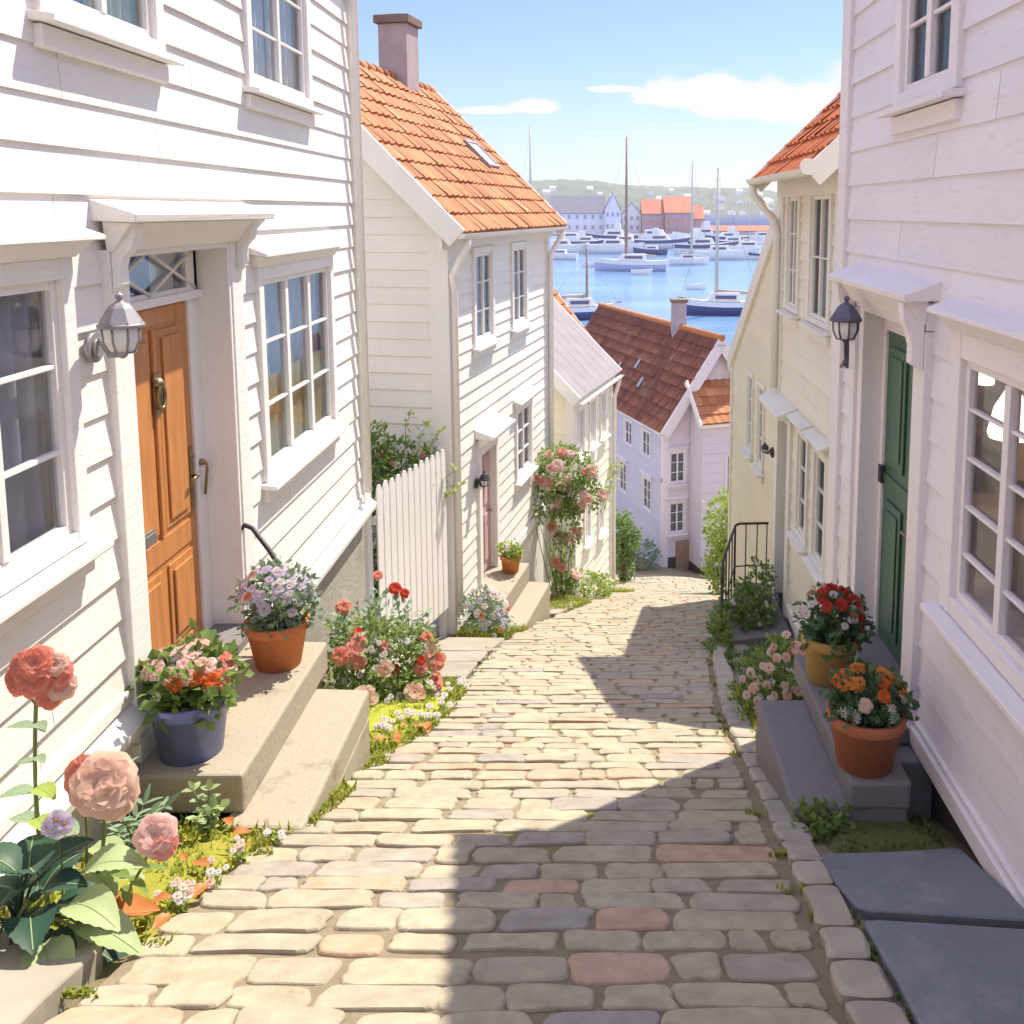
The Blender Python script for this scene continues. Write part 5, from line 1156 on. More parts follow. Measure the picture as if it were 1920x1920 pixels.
mb = MB(); mb.hexa([p - nn * .22 - x_ * .06, q - nn * .22 - x_ * .06, q + nn * .08 - x_ * .06, p + nn * .08 - x_ * .06, p - nn * .22, q - nn * .22, q + nn * .08, p + nn * .08]); mb.box(FWg, yB - .14, yB + .02, -8.5, hB - .2, -.03, .04); mb.build('bargeboard', 'creamtrim', WG, .005, True)
mb = MB(); tiles(mb, q + nn * .045 - x_ * .035, x_, -d, nn, 4, (q - p).length, amp=.015, lift=.012, per=4); mb.build('roof', 'tile2', WG)
# railed landing
def poly_slab(name, mat, pts, h0, h1, par):
    mb = MB(); mb.prism([(x, y, E + h0) for x, y in pts], [(x, y, E + h1) for x, y in pts]); return mb.build(name, mat, par, .018, True)
LD = thing('stone_landing', 'grey stone landing with an iron railing at the door of the cream house', 'landing', (2.1, 11.9, z_ground(2.1, 11.9)))
poly_slab('slab', 'greystone', [(1.58, 11.05), (2.47, 11.3), (2.47, 12.9), (1.98, 12.9)], -6.4, -5.32, LD)
poly_slab('step', 'greystone', [(1.50, 10.55), (2.47, 10.75), (2.47, 11.29), (1.57, 11.04)], -6.2, -5.5, LD)
RA = thing('iron_railing', 'dark iron railing with thin uprights around the stone landing', 'railing', (1.6, 11.1, E - 5.3))
top = [(1.55, 11.15, -4.60), (1.56, 11.2, -4.47), (1.60, 11.4, -4.40), (1.95, 12.75, -4.42), (2.02, 12.84, -4.42), (2.44, 12.86, -4.42)]
mb = MB(); mb.tube([W(p) for p in top], .018, 8); mb.build('rail', 'iron', RA)
mb = MB(); mb.tube([W((1.60, 11.35, -5.02)), W((1.95, 12.75, -5.02)), W((2.44, 12.84, -5.02))], .010, 6); mb.build('lower_rail', 'iron', RA)
pts = [(1.55, 11.15)] + [(lerp(1.58, 1.95, t), lerp(11.3, 12.75, t)) for t in (.06, .28, .5, .75, 1)] + [(2.12, 12.85), (2.28, 12.855), (2.42, 12.86)]
for i, (x, y) in enumerate(pts):
    mb = MB(); mb.tube([(x, y, E - 4.42 - (.17 if i == 0 else 0)), (x, y, E - (5.75 if i == 0 else 5.32))], .016 if i in (0, 5) else .009, 8); mb.build('post', 'iron', RA)

# ============================================================ POTS AND PLANTS
potted('flower_pot', 'dark blue glazed pot of pink and orange flowers on the pale stone step', (-2.27, 4.90, E - 3.0), .215, .165, .34, 'blueglaze', 'leaf',
       [('pom', 'p_pink', 13, .058, (.25, 1.4)), ('pom', 'p_peach', 6, .055, (.3, 1.3)), ('pom', 'p_orange', 5, .062, (-.1, .6)), ('pom', 'p_coral', 4, .06, (.1, 1.0)), ('five', 'p_white', 9, .03, (.0, 1.2))], .225, .27, 700, .075, .062, 61)
potted('flower_pot', 'terracotta pot of lilac and white flowers by the handrail', (-2.13, 5.92, E - 3.0), .205, .145, .31, 'terracotta', 'leafblue',
       [('five', 'p_lilac', 46, .036, (-.1, 1.4)), ('five', 'p_white', 18, .032, (.0, 1.4)), ('rose', 'p_coral', 3, .045, (.3, 1.0)), ('rose', 'p_amber', 2, .035, (.3, 1.0))], .23, .36, 900, .06, .045, 62)
potted('flower_pot', 'ochre clay pot of red flowers at the back of the grey steps', (1.50, 5.72, E - 3.0), .178, .14, .30, 'terra_y', 'leafdark',
       [('pom', 'p_red', 9, .055, (.5, 1.4)), ('rose', 'p_coral', 5, .045, (.2, 1.1)), ('five', 'p_white', 22, .028, (.1, 1.3)), ('pom', 'p_red', 2, .04, (-.2, .3))], .19, .30, 800, .055, .045, 63)
potted('flower_pot', 'red terracotta pot of orange and pale flowers at the front of the grey steps', (1.46, 4.78, E - 3.0), .205, .145, .31, 'terra_r', 'leafdark',
       [('pom', 'p_amber', 12, .048, (.35, 1.4)), ('rose', 'p_pink', 7, .038, (-.1, .8)), ('daisy', 'p_white', 6, .032, (-.2, .6)), ('pom', 'p_orange', 4, .042, (.4, 1.2))], .205, .22, 800, .05, .042, 64)
# rose bush against the grey foundation
bx, by = -1.92, 7.95
bush('flower_bush', 'tall bush of red and salmon roses by the grey concrete foundation', 'rose bush', (bx, by, z_ground(bx, by)),
     [((0, 0, .36), (.42, .40, .36)), ((-.28, -.1, .42), (.28, .34, .32)), ((.22, .15, .30), (.28, .34, .28)), ((-.1, -.3, .18), (.42, .28, .2)), ((.18, -.15, .15), (.3, .28, .16))], 2400, .07, .045, 'leaffresh',
     [('rose', 'p_coral', 8, .088, (.2, 1.3)), ('rose', 'p_rose', 6, .085, (.1, 1.2)), ('rose', 'p_peach', 5, .105, (.3, 1.0)), ('rose', 'p_red', 3, .055, (.2, 1.2)), ('five', 'p_white', 52, .030, (-.5, .9)), ('five', 'p_lilac', 12, .028, (-.3, .6))], 71, stems=10, extra_leaf=([((-.05, .1, .62), (.45, .4, .24))], 420, 'leafblue'))
r = random.Random(9)
for i, (dx, dy, h, k, mt, lab) in enumerate(((-.42, .2, .82, .08, 'p_coral', 'rose stem with one coral bloom standing close to the concrete foundation'), (.05, .45, .98, .07, 'p_red', 'tallest rose stem with small red blooms before the picket fence'), (-.12, .55, 1.10, .055, 'p_coral', 'thin rose stem with a tiny coral bud against the picket fence'))):
    p = (bx + dx, by + dy, z_ground(bx + dx, by + dy)); o = local('rose', lab, 'rose', p); mb = MB(); ml = MB()
    pts = [Vector((.05 * math.sin(t * 3 + i), .03 * t, h * t)) for t in [j / 7 for j in range(8)]]; mb.tube(pts, .006, 6); mb.build('stem', 'stem', o)
    for q in pts[2:-1]:
        for _ in range(5): leaf_small(ml, q + rdir(r) * .02, (rdir(r) + Vector((0, 0, .1))).normalized(), Vector((0, 0, 1)), .08, .05)
    ml.build('foliage', 'leafblue', o); blossom(o, 'rose', mt, pts[-1], k, Vector((.2, -.7, .7)), r)
    if i == 1: blossom(o, 'rose', mt, pts[-1] + Vector((.09, 0, -.05)), k * .75, Vector((.4, -.7, .6)), r)
bush('flower_bush', 'low bush of small pink and white flowers in the grass beside the grey steps', 'flower bush', (1.52, 7.4, z_ground(1.52, 7.4)),
     [((0, 0, .28), (.30, .34, .30)), ((-.12, -.15, .18), (.28, .26, .2)), ((.15, .1, .42), (.22, .25, .2))], 1500, .055, .04, 'leaf', [('five', 'p_pink', 26, .042, (.1, 1.3)), ('rose', 'p_peach', 12, .045, (.0, 1.2)), ('rose', 'p_coral', 6, .04, (.5, 1.3)), ('five', 'p_white', 12, .035, (-.1, .7))], 72, stems=7)
bush('shrub', 'dark green leafy shrub behind the iron railing posts', 'shrub', (2.02, 11.7, E - 5.32), [((0, 0, .16), (.32, .36, .20)), ((.12, .3, .32), (.2, .26, .16)), ((.2, .5, .46), (.16, .22, .12)), ((-.08, -.1, .08), (.34, .33, .12))], 1300, .07, .05, 'leaf', [('five', 'p_white', 14, .03, (.0, 1.2))], 73, stems=6)
bush('shrub', 'trailing green plant at the street foot of the iron railing', 'shrub', (1.50, 10.9, z_ground(1.50, 10.9)), [((0, 0, .12), (.11, .36, .18)), ((.03, .25, .24), (.09, .2, .18)), ((-.05, -.3, .08), (.14, .22, .10))], 600, .075, .055, 'leaf', (), 74, stems=5)
o = bush('weed', 'bright green weed clump at the near corner of the grey steps', 'plant', (1.13, 4.52, z_ground(1.13, 4.52)), [((0, 0, .06), (.12, .09, .06)), ((.12, .02, .08), (.09, .07, .06))], 240, .045, .04, 'leaf', (), 75, stems=4)
# seedling in front of the left steps
def sprig(name, lab, p, h, n, ll, lw, lm, seed, buds=0, budm='leafpale'):
    r = random.Random(seed); o = local(name, lab, 'plant', p); mb = MB(); ml = MB()
    for k in range(n):
        q = 2 * math.pi * k / n + r.uniform(-.3, .3); l = h * r.uniform(.55, 1.05); sp = r.uniform(.05, .55)
        pts = [Vector((math.cos(q) * sp * l * t * t, math.sin(q) * sp * l * t * t, l * t * (1 - .15 * t))) for t in [j / 5 for j in range(6)]]
        mb.tube(pts, [.005, .0045, .004, .0035, .003, .0025], 5)
        for p_ in pts[2:]:
            for s in (-1, 1): leaf_big(ml, p_, Vector((math.cos(q + s * 1.2), math.sin(q + s * 1.2), .45)), Vector((0, 0, 1)), ll * r.uniform(.7, 1.1), lw, .2, .1, 0, 4)
        leaf_big(ml, pts[-1], (pts[-1] - pts[-2]), Vector((.1, .9, .2)), ll, lw * 1.1, .1, .1, 0, 4)
    mb.build('stem', 'stem', o); ml.build('foliage', lm, o); return o
sprig('seedling', 'small pale green seedling with round leaves before the dark gap under the steps', (-1.98, 4.40, z_ground(-1.98, 4.40)), .30, 7, .06, .04, 'leafpale', 81)
sprig('seedling', 'wispy grey green sprig growing between the peach rose and the stone steps', (-2.2, 4.1, z_ground(-2.2, 4.1)), .42, 8, .10, .025, 'leafblue', 82)
# little white flowers scattered in the mossy bed
for i, (x, y) in enumerate(((-1.72, 3.86), (-1.76, 3.62), (-1.82, 3.7), (-1.68, 4.12), (-1.65, 4.42))):
    o = local('daisy_tuft', 'small tuft of white flowers in the mossy bed left of the cobbles', 'flowers', (x, y, z_ground(x, y)), 'white flower tufts in the mossy bed'); r = random.Random(i); mb = MB(); ml = MB()
    for k in range(6):
        t = Vector((r.uniform(-.06, .06), r.uniform(-.05, .05), r.uniform(.05, .11))); mb.tube([Vector((t.x * .3, t.y * .3, 0)), t], .002, 4); blossom(o, 'five', ('p_white', 'p_white', 'p_pink')[k % 3], t, r.uniform(.014, .024), Vector((0, -.4, 1)), r)
        for _ in range(3): leaf_small(ml, t * r.random() * .6, rdir(r), Vector((0, 0, 1)), .04, .02)
    mb.build('stem', 'stem', o); ml.build('foliage', 'leafbright', o)
for i, (x, y) in enumerate(((-1.36, 7.0), (-1.32, 7.4), (-1.4, 7.9), (-1.3, 8.2), (-1.5, 6.9), (-1.62, 6.6))):
    o = local('daisy_tuft', 'small tuft of white flowers in the bright grass by the cobbled road', 'flowers', (x, y, z_ground(x, y)), 'white flower tufts in the bright grass'); r = random.Random(i + 30); mb = MB(); ml = MB()
    for k in range(6):
        t = Vector((r.uniform(-.09, .09), r.uniform(-.08, .08), r.uniform(.06, .12))); mb.tube([Vector((t.x * .3, t.y * .3, 0)), t], .002, 4); blossom(o, 'five', 'p_white', t, r.uniform(.022, .034), Vector((0, -.4, 1)), r)
        for _ in range(3): leaf_small(ml, t * r.random() * .6, rdir(r), Vector((0, 0, 1)), .05, .025)
    mb.build('stem', 'stem', o); ml.build('foliage', 'leafbright', o)
# fallen leaves
def fallen(x, y, s, rz, lab, grp, seed):
    r = random.Random(seed); mb = MB(); d = Vector((math.cos(rz), math.sin(rz), .12)); leaf_big(mb, Vector((0, 0, .02)), d, Vector((0, 0, 1)), s, s * .62, .12, .25, 0, 7, .05, 1)
    o = mb.build('fallen_leaf', ['leaforange', 'brown_wood']); o.location = (x, y, z_ground(x, y) + .04); tag(o, lab, 'leaf', grp)
fallen(-2.02, 3.40, .26, .25, 'large curled orange leaf lying between the slab and the cobbles', None, 1)
for i in range(9):
    x, y = [(-1.80, 3.62), (-1.72, 3.45), (-1.95, 3.5), (-1.84, 4.35), (-1.9, 4.5), (-1.70, 3.75), (-2.05, 4.3), (-1.78, 3.95), (-1.98, 4.1), (-1.65, 4.25), (-1.90, 3.65), (-1.75, 3.38), (-2.05, 3.75), (-1.86, 4.2)][i]
    fallen(x, y, R.uniform(.06, .11), R.uniform(0, 6), 'small orange fallen leaf on the mossy bed beside the left steps', 'fallen leaves in the mossy bed', i)
for i in range(10):
    x, y = -1.40 + R.uniform(-.12, .14) - (.1 if i % 3 == 0 else 0), 6.2 + R.uniform(0, .55); fallen(x, y, R.uniform(.06, .11), R.uniform(0, 6), 'orange fallen leaf at the cobble edge below the red flower bush', 'fallen leaves by the flower bush', i + 40)

# foreground: tall coral flower, peach rose, dark large-leaved plant
def stem_path(a, b, sway, n=9): return [a.lerp(b, t) + Vector((sway * math.sin(t * math.pi), 0, 0)) for t in [i / n for i in range(n + 1)]]
r = random.Random(91); base = Vector((-2.30, 3.62, z_ground(-2.30, 3.62)))
o = local('flower', 'tall coral flower on a long stem at the left edge', 'flower', base)
def to(p): return W(p) - base
head = to((-2.22, 3.5, -1.84)); pts = stem_path(Vector((-.02, 0, 0)), head, -.03); mb = MB(); mb.tube(pts, [.010] * 5 + [.008] * 5, 8); mb.tube([pts[-2], pts[-2] + Vector((-.05, 0, .10))], .004, 6); mb.build('stem', 'stem', o)
for dx, dz, s, m_ in ((0, .02, .085, 'p_coral'), (-.075, .0, .07, 'p_coral'), (.07, .015, .07, 'p_coral'), (.01, .075, .07, 'p_coral'), (-.05, .06, .06, 'p_coral'), (.09, -.04, .06, 'p_peach'), (.045, -.075, .055, 'p_coral'), (.075, .06, .05, 'p_peach')):
    blossom(o, 'ruff', m_, head + Vector((dx, -.02 + abs(dx) * .3, dz)), s, Vector((dx * 5, -1, .35 + dz * 4)), r)
mb = MB(); ml = MB()
for t, q, l, w, pale in ((.82, -.5, .10, .055, 0), (.80, 2.9, .12, .06, 0), (.68, -.4, .08, .05, 0), (.66, 3.3, .07, .05, 0), (.55, -.35, .15, .085, 1), (.53, 3.2, .14, .085, 0), (.42, -.6, .13, .09, 1), (.40, 2.8, .13, .08, 0), (.30, -.3, .16, .11, 0), (.26, 3.4, .17, .12, 0)):
    p = pts[0].lerp(head, t) + Vector((-.03 * math.sin(t * math.pi), 0, 0)); leaf_big(ml if pale else mb, p, Vector((math.cos(q), math.sin(q) - .25, .25)), Vector((0, 0, 1)), l, w, .25, .12, 0, 7, 0, 1)
mb.build('leaf', ['leafblue', 'rib'], o); ml.build('leaf', ['leafbright', 'rib'], o)
base = Vector((-2.16, 3.60, z_ground(-2.16, 3.60))); o = local('rose', 'large peach rose bloom and a coral one beside the left stone steps', 'rose', base)
mb = MB(); h1 = to((-1.97, 3.46, -2.26)); h2 = to((-2.07, 3.50, -2.26)); mb.tube(stem_path(Vector((0, 0, 0)), h1, .04), .008, 8); mb.tube(stem_path(Vector((-.01, 0, 0)), h2, .02), .006, 8)
mb.build('stem', 'stem', o); blossom(o, 'ruff', 'p_peach', h1, .125, Vector((.25, -.8, .5)), r); blossom(o, 'ruff', 'p_peach', h1 + Vector((.05, -.01, -.05)), .10, Vector((.5, -.8, .1)), r); blossom(o, 'ruff', 'p_coral', h2, .095, Vector((-.3, -.9, .4)), r)
mb = MB(); ml = MB()
for (dx, dy, dz, q, l, w, pale) in ((.05, 0, .30, -.2, .20, .12, 1), (.0, 0, .36, 2.8, .17, .11, 0), (.03, -.02, .2, -.5, .24, .15, 1), (.02, -.05, .12, -.9, .26, .16, 1), (.05, .02, .15, .2, .22, .12, 1), (-.02, 0, .2, 3.5, .2, .13, 0), (.06, -.05, .06, -.3, .26, .15, 1), (.04, -.08, .02, -1.1, .22, .14, 1), (.08, 0, .24, .5, .18, .05, 0)):
    leaf_big(ml if pale else mb, Vector((dx, dy, dz)), Vector((math.cos(q), math.sin(q) * .8 - .2, .35)), Vector((0, 0, 1)), l, w, .35, .12, 0, 7, 0, 1)
mb.build('leaf', ['leafblue', 'rib'], o); ml.build('leaf', ['leafpale', 'rib'], o)
base = Vector((-1.95, 3.55, z_ground(-1.95, 3.55))); o = local('rose', 'single pink rose leaning over the mossy bed', 'rose', base); mb = MB(); h1 = to((-1.75, 3.42, -2.45)); mb.tube(stem_path(Vector((-.1, 0, 0)), h1, .03), .006, 8); mb.build('stem', 'stem', o)
blossom(o, 'ruff', 'p_pink', h1, .085, Vector((.3, -.8, .5)), r); blossom(o, 'ruff', 'p_rose', h1 + Vector((.035, -.01, -.045)), .06, Vector((.5, -.8, .1)), r)
mb = MB()
for q, l, w, t in ((.3, .14, .035, .6), (-.4, .13, .04, .5), (-.8, .12, .05, .4), (2.6, .12, .05, .5), (.0, .12, .03, .75)): leaf_big(mb, Vector((-.1, 0, 0)).lerp(h1, t), Vector((math.cos(q), math.sin(q) - .2, .2)), Vector((0, 0, 1)), l, w, .3, .1)
mb.build('leaf', 'leaf', o)
base = Vector((-2.26, 3.30, z_ground(-2.26, 3.30) + .05)); o = local('leafy_plant', 'dark green plant with broad pointed leaves in the bottom left corner', 'plant', base); mb = MB(); ml = MB(); c = to((-2.18, 3.28, -2.62))
r2 = random.Random(44); foot = c * .25
for k in range(19):
    q = k * 2.4 + r2.uniform(-.25, .25); lay = k / 18; sp = lerp(.17, .03, lay) * r2.uniform(.8, 1.2); zz = lerp(-.20, .12, lay)
    p = c + Vector((math.cos(q) * sp, math.sin(q) * sp * .8, zz)); l = r2.uniform(.21, .27); w = l * r2.uniform(.58, .72); el = lerp(.05, .95, lay)
    mb.tube([foot, foot.lerp(p, .6) + Vector((0, 0, .04)), p], [.008, .006, .005], 6, 0)
    leaf_big(mb, p, Vector((math.cos(q), math.sin(q) * .85, el)), Vector((0, 0, 1)), l, w, lerp(.75, .30, lay), .17, 0, 9, .03, 1)
for q, l, w, el, zz in ((5.9, .27, .17, .45, .02), (5.35, .26, .17, .15, -.08), (.25, .28, .16, .6, .08), (5.0, .25, .17, -.05, -.16), (6.15, .26, .17, .2, -.1)):
    p = c + Vector((math.cos(q) * .2, math.sin(q) * .15, zz)); ml.tube([foot, foot.lerp(p, .6) + Vector((0, 0, .04)), p], [.008, .006, .005], 6, 0); leaf_big(ml, p, Vector((math.cos(q), math.sin(q) * .85, el)), Vector((0, 0, 1)), l, w, .55, .16, 0, 9, .03, 1)
mb.build('leaf', ['leafhosta', 'rib'], o); ml.build('leaf', ['leafpale', 'rib'], o); mb = MB(); mb.tube([Vector((0, 0, -.1)), c * .6, c], [.02, .018, .012], 8); mb.build('stem', 'stem', o)
base = Vector((-2.15, 3.40, z_ground(-2.15, 3.40))); o = local('flower', 'small lilac flower among the dark broad leaves', 'flower', base); h1 = to((-2.08, 3.33, -2.36)); mb = MB(); mb.tube(stem_path(Vector((0, 0, 0)), h1, .02), .004, 6); mb.build('stem', 'stem', o)
for d in ((0, 0, 0), (.03, 0, .02), (-.03, 0, .01), (.0, 0, .035)): blossom(o, 'five', 'p_lilac', h1 + Vector(d), .04, Vector((d[0] * 8, -1, .6)), r)

# ============================================================ HARBOUR
def boat(name, label, cat, px, py, L, head, hullm, mast=0, mastm='mast_wood', group=None, cabin=1, boom=True, flare=.30, stripe=None, beam=.27):
    p = on_h(px, py, -13.0); o = local(name, label, cat, (p.x, p.y, 0), group, rad(head))
    mb = MB(); n = 12; B = L * beam * .5; fb = L * .11 + .55; rows = []
    for i in range(n + 1):
        t = i / n; x = (t - .5) * L; w = B * (1 - max(0, (t - .45) / .55) ** 2.2) * (.78 + .22 * min(1, t / .3)); sh = fb * (1 + .35 * (t - .35) ** 2 * 2.2)
        if t > .999: w = .02
        rows.append([(x + flare * (t - .5) * sh * .9, w, sh), (x + flare * (t - .5) * .5, w * .93, sh * .5), (x, w * .8, .0), (x, w * .3, -.3), (x, -w * .3, -.3), (x, -w * .8, 0), (x + flare * (t - .5) * .5, -w * .93, sh * .5), (x + flare * (t - .5) * sh * .9, -w, sh)])
    vs = [v for q in rows for v in q]
    mb.mesh(vs, [(8 * i + j, 8 * i + j + 1, 8 * i + j + 9, 8 * i + j + 8) for i in range(n) for j in range(7)], 0, True); mb.face(rows[0]); mb.build('hull', hullm, o)
    mb = MB()
    for i in range(n): a, b = rows[i], rows[i + 1]; mb.face([(a[0][0], a[0][1] * .97, a[0][2] - .06), (b[0][0], b[0][1] * .97, b[0][2] - .06), (b[7][0], b[7][1] * .97, b[7][2] - .06), (a[7][0], a[7][1] * .97, a[7][2] - .06)])
    mb.build('deck', 'deck', o)
    if stripe:
        mb = MB()
        for s in (0, 7):
            mb.mesh([(q[s][0], q[s][1] * 1.012, q[s][2] * .97) for q in rows] + [(q[s][0], q[s][1] * 1.006, q[s][2] * .62) for q in rows], [(i, i + 1, n + 2 + i, n + 1 + i) for i in range(n)])
        mb.build('stripe', stripe, o)
    if cabin:
        mb = MB(); h = L * .07 + .45; a, b, w = -L * .22, L * .18, B * .62; z = fb - .07
        mb.hexa([(a, -w, z), (b, -w * .8, z), (b, w * .8, z), (a, w, z), (a + .1, -w * .85, z + h), (b - L * .06, -w * .62, z + h), (b - L * .06, w * .62, z + h), (a + .1, w * .85, z + h)]); c_ = mb.build('cabin', 'hull_white', o, .05, True)
        if cabin > 1:
            mb = MB(); h2 = h * 1.1; mb.hexa([(a + .4, -w * .7, z + h + .01), (a + L * .2, -w * .66, z + h + .01), (a + L * .2, w * .66, z + h + .01), (a + .4, w * .7, z + h + .01), (a + .5, -w * .6, z + h + h2), (a + L * .16, -w * .55, z + h + h2), (a + L * .16, w * .55, z + h + h2), (a + .5, w * .6, z + h + h2)]); mb.build('wheelhouse', 'hull_white', o, .05, True)
        mb = MB()
        for s in (-1, 1):
            mb.hexa([(a + L * .05, s * w * .965, z + h * .35), (b - L * .1, s * w * .80, z + h * .35), (b - L * .1, s * w * .83, z + h * .35), (a + L * .05, s * w * .99, z + h * .35), (a + L * .05, s * w * .90, z + h * .72), (b - L * .1, s * w * .74, z + h * .72), (b - L * .1, s * w * .77, z + h * .72), (a + L * .05, s * w * .93, z + h * .72)])
        mb.build('cabin_window', 'window_dark', o)
    if mast:
        k = mast / 30; mb = MB(); mx_ = L * .06; mb.tube([(mx_, 0, fb * .6), (mx_, 0, mast * .6), (mx_, 0, mast)], [.26 * k + .12, .20 * k + .10, .10 * k + .06], 8)
        mb.lathe([(.02, 0), (.12 * k + .1, .12), (.02, .3)], (mx_, 0, mast), 8); mb.tube([(mx_, -B * .8, mast * .62), (mx_, B * .8, mast * .62)], .05, 6); mb.build('mast', mastm, o)
        mb = MB()
        for q in ((L * .5, 0, fb), (-L * .48, 0, fb), (mx_, B * .9, fb), (mx_, -B * .9, fb)): mb.tube([q, (mx_, 0, mast * (.97 if q[1] == 0 else .62))], .018 + .012 * k, 4)
        mb.build('stay', 'mast_wood', o)
        if boom:
            mb = MB(); mb.tube([(mx_, 0, fb + 1.1), (-L * .36, 0, fb + 1.0)], [.16, .13], 8); mb.tube([(mx_ - .1, 0, fb + 1.25), (-L * .2, 0, fb + 1.2), (-L * .36, 0, fb + 1.08)], [.26, .22, .1], 8); mb.build('boom', 'sail_cover', o)
    return o
boat('sailboat', 'largest sailboat in the middle of the harbour with the tallest brown mast', 'sailboat', 1182, 508, 15.5, 176, 'hull_lilac', 28.5, 'mast_wood', stripe='hull_white')
boat('sailboat', 'white sailboat behind and to the right of the largest one', 'sailboat', 1292, 497, 9.5, 4, 'hull_white', 25, 'mast_pale')
boat('sailboat', 'navy hulled sailboat moored close to the cream house', 'sailboat', 1352, 590, 10.5, 178, 'hull_blue', 18, 'mast_pale', beam=.3, stripe='hull_white')
boat('sailboat', 'low cream and navy sailboat near the orange roofed house', 'sailboat', 1092, 598, 9.2, 8, 'hull_blue', 8.2, 'mast_wood', beam=.32, stripe='hull_white')
boat('sailboat', 'distant sailboat with a thin pale mast in front of the deep blue channel', 'sailboat', 1402, 462, 9, 10, 'hull_white', 17, 'mast_pale')
boat('sailboat', 'distant sailboat whose mast stands before the pink brick warehouses', 'sailboat', 1250, 452, 9, -12, 'hull_white', 13, 'mast_wood')
boat('sailboat', 'sailboat mostly hidden behind the orange pantile roof, only its mast tip showing', 'sailboat', 992, 470, 11, 5, 'hull_white', 40, 'mast_pale')
boat('dinghy', 'small white dinghy at the bow of the largest sailboat', 'dinghy', 1110, 501, 4.6, 175, 'hull_white', 0, cabin=0)
boat('dinghy', 'tiny white dinghy afloat on open water right of the middle', 'dinghy', 1305, 543, 3.4, 12, 'hull_white', 0, cabin=0)
boat('dinghy', 'tiny white dinghy just below the largest sailboat', 'dinghy', 1203, 515, 4.2, 2, 'hull_white', 0, cabin=0)
rb = random.Random(17); spots = []
for py, x0, x1, step, L in ((486, 1040, 1110, 60, 13), (488, 1345, 1440, 70, 12), (477, 1045, 1450, 80, 15), (466, 1040, 1460, 66, 17), (456, 1060, 1460, 64, 19)):
    x = x0 + rb.uniform(0, 14)
    while x < x1:
        spots.append((x, py + rb.uniform(-1.5, 1.5), L * rb.uniform(.85, 1.2), rb.choice((0, 180)) + rb.uniform(-14, 14))); x += step * rb.uniform(.75, 1.3)
moor = {}
for i, (x, y, L, hd) in enumerate(spots):
    v = rb.choice((0, 0, 2, 2, 0, 3, 1))
    if v not in moor:
        lab = ('white motorboat with a low cabin moored in the crowded harbour rows', 'navy motorboat moored in the crowded harbour rows', 'white cruiser with a wheelhouse moored in the crowded harbour rows', 'grey lilac motorboat moored in the crowded harbour rows')[v]
        o = boat('motorboat', lab, 'motorboat', x, y, 10, hd, ('hull_white', 'hull_blue', 'hull_white', 'hull_lilac')[v], 0, group='motorboats in the harbour rows', cabin=(1, 1, 2, 2)[v], stripe=(None, None, 'hull_blue', 'hull_white')[v]); moor[v] = o
    else:
        src = moor[v]; o = src.copy(); COL.objects.link(o); p = on_h(x, y, -13.0); o.location = (p.x, p.y, 0); o.rotation_euler = (0, 0, rad(hd)); s = L / 10; o.scale = (s, s, s)
        for c in src.children: d = c.copy(); COL.objects.link(d); d.parent = o

# buildings on the far quay
def far_building(name, label, x0, x1, y0, y1, z0, eave, ridge, wallm, roofm, ridge_x=True, rows=0, cols=0, group=None, chim=False):
    o = thing(name, label, 'building' if group is None else 'house', ((x0 + x1) / 2, (y0 + y1) / 2, z0), group)
    mb = MB(); mb.wbox(x0, x1, y0, y1, z0, eave)
    if ridge_x: ym = (y0 + y1) / 2; gs = [[(x0, y0, eave), (x0, y1, eave), (x0, ym, ridge)], [(x1, y0, eave), (x1, y1, eave), (x1, ym, ridge)]]
    else: xm = (x0 + x1) / 2; gs = [[(x0, y0, eave), (x1, y0, eave), (xm, y0, ridge)], [(x0, y1, eave), (x1, y1, eave), (xm, y1, ridge)]]
    for g in gs: mb.face(g)
    mb.build('wall', wallm, o)
    mb = MB(); k = .35
    if ridge_x:
        for yy, s in ((y0, -1), (y1, 1)):
            e = (eave - .3, yy + s * .5); mb.hexa([(x0 - k, e[1], e[0]), (x1 + k, e[1], e[0]), (x1 + k, ym, ridge), (x0 - k, ym, ridge), (x0 - k, e[1], e[0] + .3), (x1 + k, e[1], e[0] + .3), (x1 + k, ym, ridge + .32), (x0 - k, ym, ridge + .32)])
    else:
        for xx, s in ((x0, -1), (x1, 1)):
            e = (eave - .3, xx + s * .5); mb.hexa([(e[1], y0 - k, e[0]), (e[1], y1 + k, e[0]), (xm, y1 + k, ridge), (xm, y0 - k, ridge), (e[1], y0 - k, e[0] + .3), (e[1], y1 + k, e[0] + .3), (xm, y1 + k, ridge + .32), (xm, y0 - k, ridge + .32)])
    mb.build('roof', roofm, o, 0, True)
    for i in range(cols):
        for j in range(rows):
            cx = lerp(x0, x1, (i + .5) / cols); cz = lerp(z0, eave, (j + .6) / rows); mb = MB(); w = min(.75, (x1 - x0) / cols * .22); mb.wbox(cx - w, cx + w, y0 - .12, y0 + .1, cz - 1.0, cz + 1.0); mb.build('window', 'farwin', o)
    if chim:
        xm = (x0 + x1) / 2; mb = MB(); mb.wbox(xm - .8, xm + .8, (y0 + y1) / 2 - .8, (y0 + y1) / 2 + .8, ridge - 1, ridge + 1.8); mb.build('chimney', wallm, o)
    return o
def xq(px, y): return on_y(px, 400, y).x
Y = 480
far_building('warehouse', 'long white waterfront building with a steep grey roof and rows of windows', xq(1030, Y), xq(1134, Y), Y, Y + 16, 1.6, 11.8, 20.5, 'farwhite', 'fargrey', True, 2, 7)
far_building('warehouse', 'tall white gabled building at the right end of the long grey roofed one', xq(1134, Y), xq(1163, Y), Y - 4, Y + 20, 1.6, 13.5, 22.0, 'farwhite', 'fargrey', False, 2, 3)
